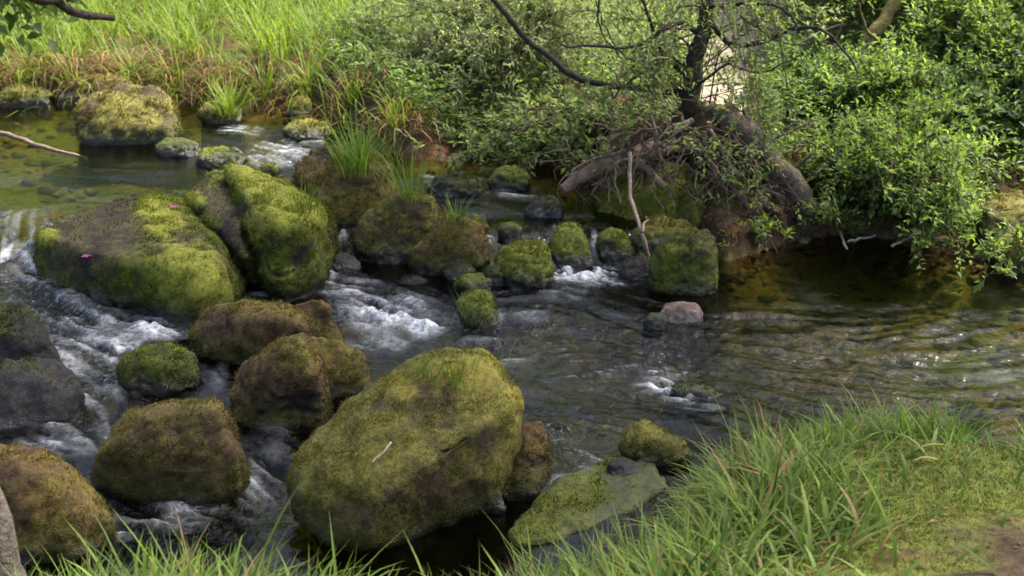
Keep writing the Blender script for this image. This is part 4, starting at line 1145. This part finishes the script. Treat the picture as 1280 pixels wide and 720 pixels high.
# fine root hairs hanging from the plate
g = Geo()
for k in range(170):
    a, b = rr.uniform(700, 1010), 0
    b = np.interp(a, [700, 780, 860, 930, 1010], [205, 205, 200, 235, 245]) + rr.normal(0, 14)
    p0 = PY(a, b, 6.85 + rr.uniform(-.05, .2))
    ln = rr.uniform(.05, .24)
    p1 = p0 + np.array([rr.normal(0, .10), rr.normal(-.03, .05), -ln * .4]); p2 = p1 + np.array([rr.normal(0, .07), rr.normal(0, .05), -ln * .5])
    tube(g, curve([p0, p1, p2], 6, .004, k), np.linspace(.0045, .0015, 6), np.array([.13, .095, .065]) * rr.uniform(.5, 1.5), 3)
tag(g.build('root_hairs', M_bark, loc=loc, parent=tree), kind='stuff')
def crown(parent, lc, c, rad, n, seed, leaf=(.10, .055), pal=DRK + GRN, trunk_top=None):
    r = np.random.default_rng(seed)
    u = unit(r.normal(0, 1, (n, 3))) * (r.random((n, 1)) ** .4) * np.array(rad)
    clump_c = c + u
    g = Geo(); gl_ = Geo()
    for k, t in enumerate(clump_c):
        b0 = trunk_top + np.r_[0, 0, r.uniform(-1.2, .2)]
        pts = curve([b0, (b0 + t) / 2 + np.r_[r.normal(0, .2, 2), r.uniform(0, .5)], t], 7, .02, k)
        tube(g, pts, np.linspace(.035, .006, 7), np.array(BARK_D), 5)
    m_ = 95
    bp_ = (clump_c[:, None] + r.normal(0, .27, (n, m_, 3))).reshape(-1, 3)
    d = r.normal(0, 1, (n * m_, 3)) + np.array([0, 0, -.4]); nu = np.array([0, 0, 1.]) + r.normal(0, .5, (n * m_, 3))
    sz = r.uniform(.6, 1.2, n * m_)
    leaves(gl_, bp_, d, nu, leaf[0] * sz, leaf[1] * sz, pick(pal, n * m_, r))
    g.build('limbs', M_bark, loc=lc, parent=parent)
    gl_.build('crown', M_leaf, loc=lc, parent=parent)
crown(tree, loc, np.array([1.5, 8.0, 3.6]), (.9, .8, .8), 10, 11, trunk_top=tp[-1])

shrub(None, None, None, PY(880, -110, 7.8), vol([(740, 900, -30, 90, 7.5, 8.2, 2.4), (750, 840, 60, 150, 6.9, 7.4, 1.2), (900, 970, 90, 150, 7.0, 7.4, .7), (960, 1060, -30, 80, 7.1, 7.8, 1.0), (740, 830, 110, 160, 6.85, 7.2, 1.2), (920, 1010, 140, 200, 6.7, 6.9, 1.0)], 84, 15), 15, leaf=(.042, .018), pal=WIL + GRN, twigs=8, per=7, tw_len=.16, stem_r=.006, lift=.2, vj=1.7, parent=tree, mat=M_willow, parts=('twigs', 'foliage'))
# thick fallen trunk to the right of the roots
fl = empty('fallen_trunk', PY(960, 225, 7.2), 'thick grey-brown fallen trunk sloping down from the root mass', 'fallen tree')
lf_ = np.array(fl.location)
g = Geo()
tube(g, curve([PY(880, 140, 7.5), PY(925, 160, 7.15), PY(966, 202, 6.9), PY(1000, 240, 6.8), PY(1022, 275, 6.75)], 24, .008, 3), np.linspace(.07, .045, 24), np.array([.10, .078, .056]), 12, 4, .6)
g.build('trunk', M_bark, loc=lf_, parent=fl, smooth=True)
for k, pl_ in enumerate([[(945, 165), (930, 140), (925, 115)], [(955, 180), (985, 165), (1015, 150)], [(970, 205), (1000, 180), (1045, 170)]]):
    limb(pl_, 7.15, 7.1, .012, .005, [.16, .12, .085], 'branch', 8, fl, lf_)
# leaning mossy trunk
lt = empty('leaning_trunk', PY(1030, 140, 8.3), 'slender leaning trunk covered in yellow moss on the slope', 'tree')
ll = np.array(lt.location)
g = Geo()
tube(g, curve([PY(1028, 140, 8.3), PY(1052, 98, 8.3), PY(1085, 55, 8.35), PY(1125, 2, 8.4), PY(1180, -70, 8.5)], 18, .01, 3), np.linspace(.05, .035, 18), np.array([.24, .19, .07]), 8, 4, .5)
g.build('trunk', M_moss if False else M_bark, loc=ll, parent=lt, smooth=True)
for k, pl_ in enumerate([[(1090, 45), (1080, 30), (1075, 5)], [(1062, 85), (1045, 60), (1052, 30)]]):
    limb(pl_, 8.3, 8.2, .012, .005, [.14, .12, .06], 'branch', 8, lt, ll)

# dead wood, sticks
def stick(name, label, cat, pts, r0, r1, colr, n=12, sides=7, rough=.35, wob=.004, extra=()):
    pts = np.array(pts)
    g = Geo()
    tube(g, curve(pts, n, wob, int(abs(pts[0][0]) * 1000) % 999), np.linspace(r0, r1, n), np.array(colr), sides, 2, rough)
    for e in extra:
        tube(g, curve(np.array(e), 6, wob, 3), np.linspace(r1 * .9, r1 * .4, 6), np.array(colr), 5, 3, rough)
    return tag(g.build(name, M_wood, loc=pts[-1], smooth=True), label, cat)
stick('driftwood_log', 'broken pale brown log end jutting out over the water below the willow', 'log', [PY(702, 236, 6.80), PY(735, 216, 6.86), PY(775, 200, 6.95), PY(840, 182, 7.2)], .045, .05, (.15, .10, .072), 18, 10, .9, extra=[[PY(770, 200, 7.0), PY(783, 192, 6.95), PY(792, 185, 6.9)]])
stick('driftwood_log', 'short broken root stub with a pale end under the tree', 'log', [PY(832, 234, 6.78), PY(812, 214, 6.84), PY(790, 200, 6.95)], .022, .035, (.14, .11, .07), 10, 8, .9)
stick('stick', 'pale forked stick standing from the roots down into the water', 'stick', [PY(787, 190, 6.75), PY(788, 240, 6.65), P(800, 285, .22), P(818, 338, -.02)], .012, .010, (.27, .20, .14), 14, 6, .25, extra=[[P(803, 290, .21), P(807, 276, .25), P(808, 270, .27)]])
stick('stick', 'pale slanting stick leaning from the far bank to the earthy boulder', 'stick', [PY(398, 112, 9.2), PY(425, 142, 8.8), PY(452, 166, 8.4), PY(500, 222, 7.9)], .018, .010, (.33, .28, .21), 14, 6, .2)
stick('stick', 'thin white stick upright at the egg-shaped yellow stone', 'stick', [PY(400, 115, 9.1), PY(399, 135, 9.1), P(400, 152, .27)], .006, .005, (.45, .42, .38), 8, 5, .2)
stick('stick', 'long brown branch lying in the still upper pool', 'stick', [P(-60, 148, .36), P(0, 166, .33), P(50, 182, .31), P(108, 198, .285)], .022, .010, (.17, .12, .085), 14, 6, .25)
stick('stick', 'grey dead branch on the far left bank above the pool', 'stick', [PY(-30, 72, 9.8), PY(10, 84, 9.7), PY(38, 98, 9.6)], .02, .012, (.28, .22, .16), 10, 6, .3)
stick('stick', 'thin twig lying between the mid stream stones', 'stick', [P(604, 292, .2), P(618, 302, .16), P(632, 312, .12)], .006, .003, (.14, .10, .06), 7, 5, .2)
p1, n1 = surface_point(rock_by('largest boulder, domed'), 486, 545); p2, n2 = surface_point(rock_by('largest boulder, domed'), 464, 576)
stick('twig', 'pale dry twig lying on the face of the largest boulder', 'twig', [p1 + n1 * .018, (p1 + p2) / 2 + n1 * .02, p2 + n2 * .016], .0035, .0025, (.42, .34, .26), 8, 5, .2, .001)
for px0, py0, px1, py1, yy, lab in [(985, 150, 1080, 165, 7.6, 'bare brown stick lying across the slope above the fallen trunk'), (985, 215, 1045, 178, 7.1, 'pale dead branch rising from the fallen trunk\'s lower end'), (1235, 198, 1290, 218, 7.4, 'white dead branch above the dark hollow on the right shore'),
                                    (1190, 230, 1225, 210, 7.2, 'brown dead branch in the dark hollow'), (990, 60, 1055, 30, 8.6, 'pale branch beside the sandy trail'), (960, 130, 1040, 140, 7.9, 'thin pale stick among leaves behind the fallen trunk')]:
    stick('stick', lab, 'stick', [PY(px0, py0, yy), PY((px0 + px1) / 2, (py0 + py1) / 2 - 3, yy - .05), PY(px1, py1, yy)], .013, .007, (.27, .21, .15), 10, 6, .3)
for a, b, c_, d_, lab in [(1060, 302, 1095, 296, 'white weathered stick on the brown shore under the bush'), (1115, 308, 1138, 296, 'pale driftwood piece on the brown shore, nearer the drooping leaves'), (1050, 290, 1058, 312, 'short pale stick standing at the shore edge')]:
    stick('driftwood', lab, 'driftwood', [P(a, b, .06), P((a + c_) / 2, (b + d_) / 2, .075), P(c_, d_, .06)], .009, .006, (.26, .22, .17), 8, 6, .35)

# small plants by the undercut bank
for k, (px, py, lab) in enumerate([(955, 312, 'small yellow-green plant at the foot of the undercut bank'), (1030, 270, 'little leafy twig hanging from the roots over the dark cove')]):
    b0 = P(px, py, .03) if k == 0 else PY(px, py, 6.7)
    shrub('seedling', lab, 'plant', b0, b0 + np.random.default_rng(k).normal(0, .06, (7, 3)) + np.array([0, 0, .14 if k == 0 else .02]), 90 + k, leaf=(.045, .02), pal=[[.16, .22, .04]] if k == 0 else GRN, twigs=4, per=5, tw_len=.08, stem_r=.004)

# petals on the slab
rs = rock_by('holding back')
for px, py, lab in [(103, 320, 'pink petal lying on the front lip of the long slab'), (219, 256, 'pink petal at the back corner of the long slab')]:
    p, n_ = surface_point(rs, px, py)
    g = Geo(); rp = np.random.default_rng(px)
    n = 5
    a = np.linspace(0, 6.28, n, endpoint=False)
    leaves(g, np.tile(p + n_ * .012, (n, 1)), np.stack([np.cos(a), np.sin(a), np.full(n, .35)], -1), np.tile([0, 0, 1.], (n, 1)), np.full(n, .026), np.full(n, .02), pick([[.42, .07, .30], [.5, .14, .38]], n, rp))
    tag(g.build('petal', M_petal, loc=p), lab, 'petal', 'pink petals on the slab')

# near tree at the lower left: pale trunk at the frame's corner, one bough dips into the upper corner
nb0 = P(4, 735, .2)
nt0 = empty('near_tree', nb0, 'pale leaning trunk at the lower corner, its dark bough dipping in above', 'tree')
g = Geo()
tt = np.array([P(22, 800, .15) + [0, .05, 0], P(2, 715, .3), P(-28, 610, .55), PY(-110, 420, 2.9), PY(-190, 100, 2.9), PY(-150, -500, 3.0), PY(-100, -1000, 3.2)])
tube(g, curve(tt, 30, .004, 5), np.linspace(.06, .04, 30), np.array([.12, .10, .075]), 14, 5, .25)
g.build('trunk', M_bark, loc=nb0, parent=nt0, smooth=True)
limb([(-190, 60), (-60, -30), (40, -2), (95, 15), (140, 20)], 3.0, 3.6, .022, .009, BARK_D, 'branch', 12, nt0, nb0)
rt = np.random.default_rng(14)
shrub(None, None, None, PY(-120, -40, 3.3), vol([(-60, 60, -30, 25, 3.3, 3.8, 2), (40, 135, -40, 10, 3.4, 3.8, 1)], 16, 14), 14, leaf=(.05, .028), pal=DRK, twigs=5, per=6, tw_len=.14, stem_r=.006, parent=nt0, droop=.2)
crown(nt0, nb0, np.array([-2.6, 2.2, 4.6]), (1.3, 1.3, .8), 18, 12, trunk_top=tt[-1])

# trees behind the meadow and the slope (above the picture): bank trees added for shade, wood mirrored in the water
for k, (x0, y0, hh, cc_, rad, ncl, lab) in enumerate([(-5.6, 10.5, 4.6, (-5.6, 10.5, 5.2), (1.7, 1.7, 1.3), 40, 'tree added for shade left of the still pool, its crown above the picture'),
                                                  (5.0, 8.8, 7.6, (3.8, 6.9, 8.0), (3.3, 2.6, 1.1), 215, 'unseen tall tree added on the wooded slope so its crown shades the stream')]):
    z0 = float(ground_h(np.array([x0]), np.array([y0]))[0])
    b0 = np.array([x0, y0, z0])
    t0 = empty('added_bank_tree', b0, lab, 'tree')
    top = np.array([x0 * .7 + cc_[0] * .3, y0 * .7 + cc_[1] * .3, hh])
    g = Geo(); tube(g, curve([b0 - [0, 0, .1], (b0 + top) / 2 + [.15, .1, 0], top], 12, .02, k), np.linspace(.16, .07, 12), np.array(BARK_M), 9, k, .3)
    g.build('trunk', M_bark, loc=b0, parent=t0, smooth=True)
    crown(t0, b0, np.array(cc_), rad, ncl, 30 + k, leaf=(.12, .065), trunk_top=top)
g = Geo(); r5 = np.random.default_rng(55)
for k in range(60):
    x0 = -26 + 52 * (k % 30) / 29 + r5.normal(0, .5); y0 = 19 + 5 * (k // 30) + r5.normal(0, 1.0)
    z0 = float(ground_h(np.array([x0]), np.array([y0]))[0])
    tube(g, curve([[x0, y0, z0 - .2], [x0 + .1, y0, z0 + 2.5], [x0, y0 + .2, z0 + 5]], 6), np.linspace(.2, .08, 6), np.array(BARK_D), 6)
    m_ = 420
    pp = np.array([x0, y0, z0 + 2.8]) + unit(r5.normal(0, 1, (m_, 3))) * (r5.random((m_, 1)) ** .35) * np.array([2.2, 1.8, 2.8])
    leaves(g, pp, r5.normal(0, 1, (m_, 3)), np.array([0, 0, 1.]) + r5.normal(0, .6, (m_, 3)), r5.uniform(.3, .55, m_), r5.uniform(.2, .34, m_), pick(DRK + GRN, m_, r5))
tag(g.build('woodland', M_leaf), 'green wood closing the view beyond the meadow', 'wood', kind='stuff')
tris = sum(sum(len(p.vertices) - 2 for p in o.data.polygons) if len(o.data.polygons) < 5 else len(o.data.polygons) for o in sc.objects if o.type == 'MESH')
print('moss fibres', MOSS_TOTAL, 'faces', tris)
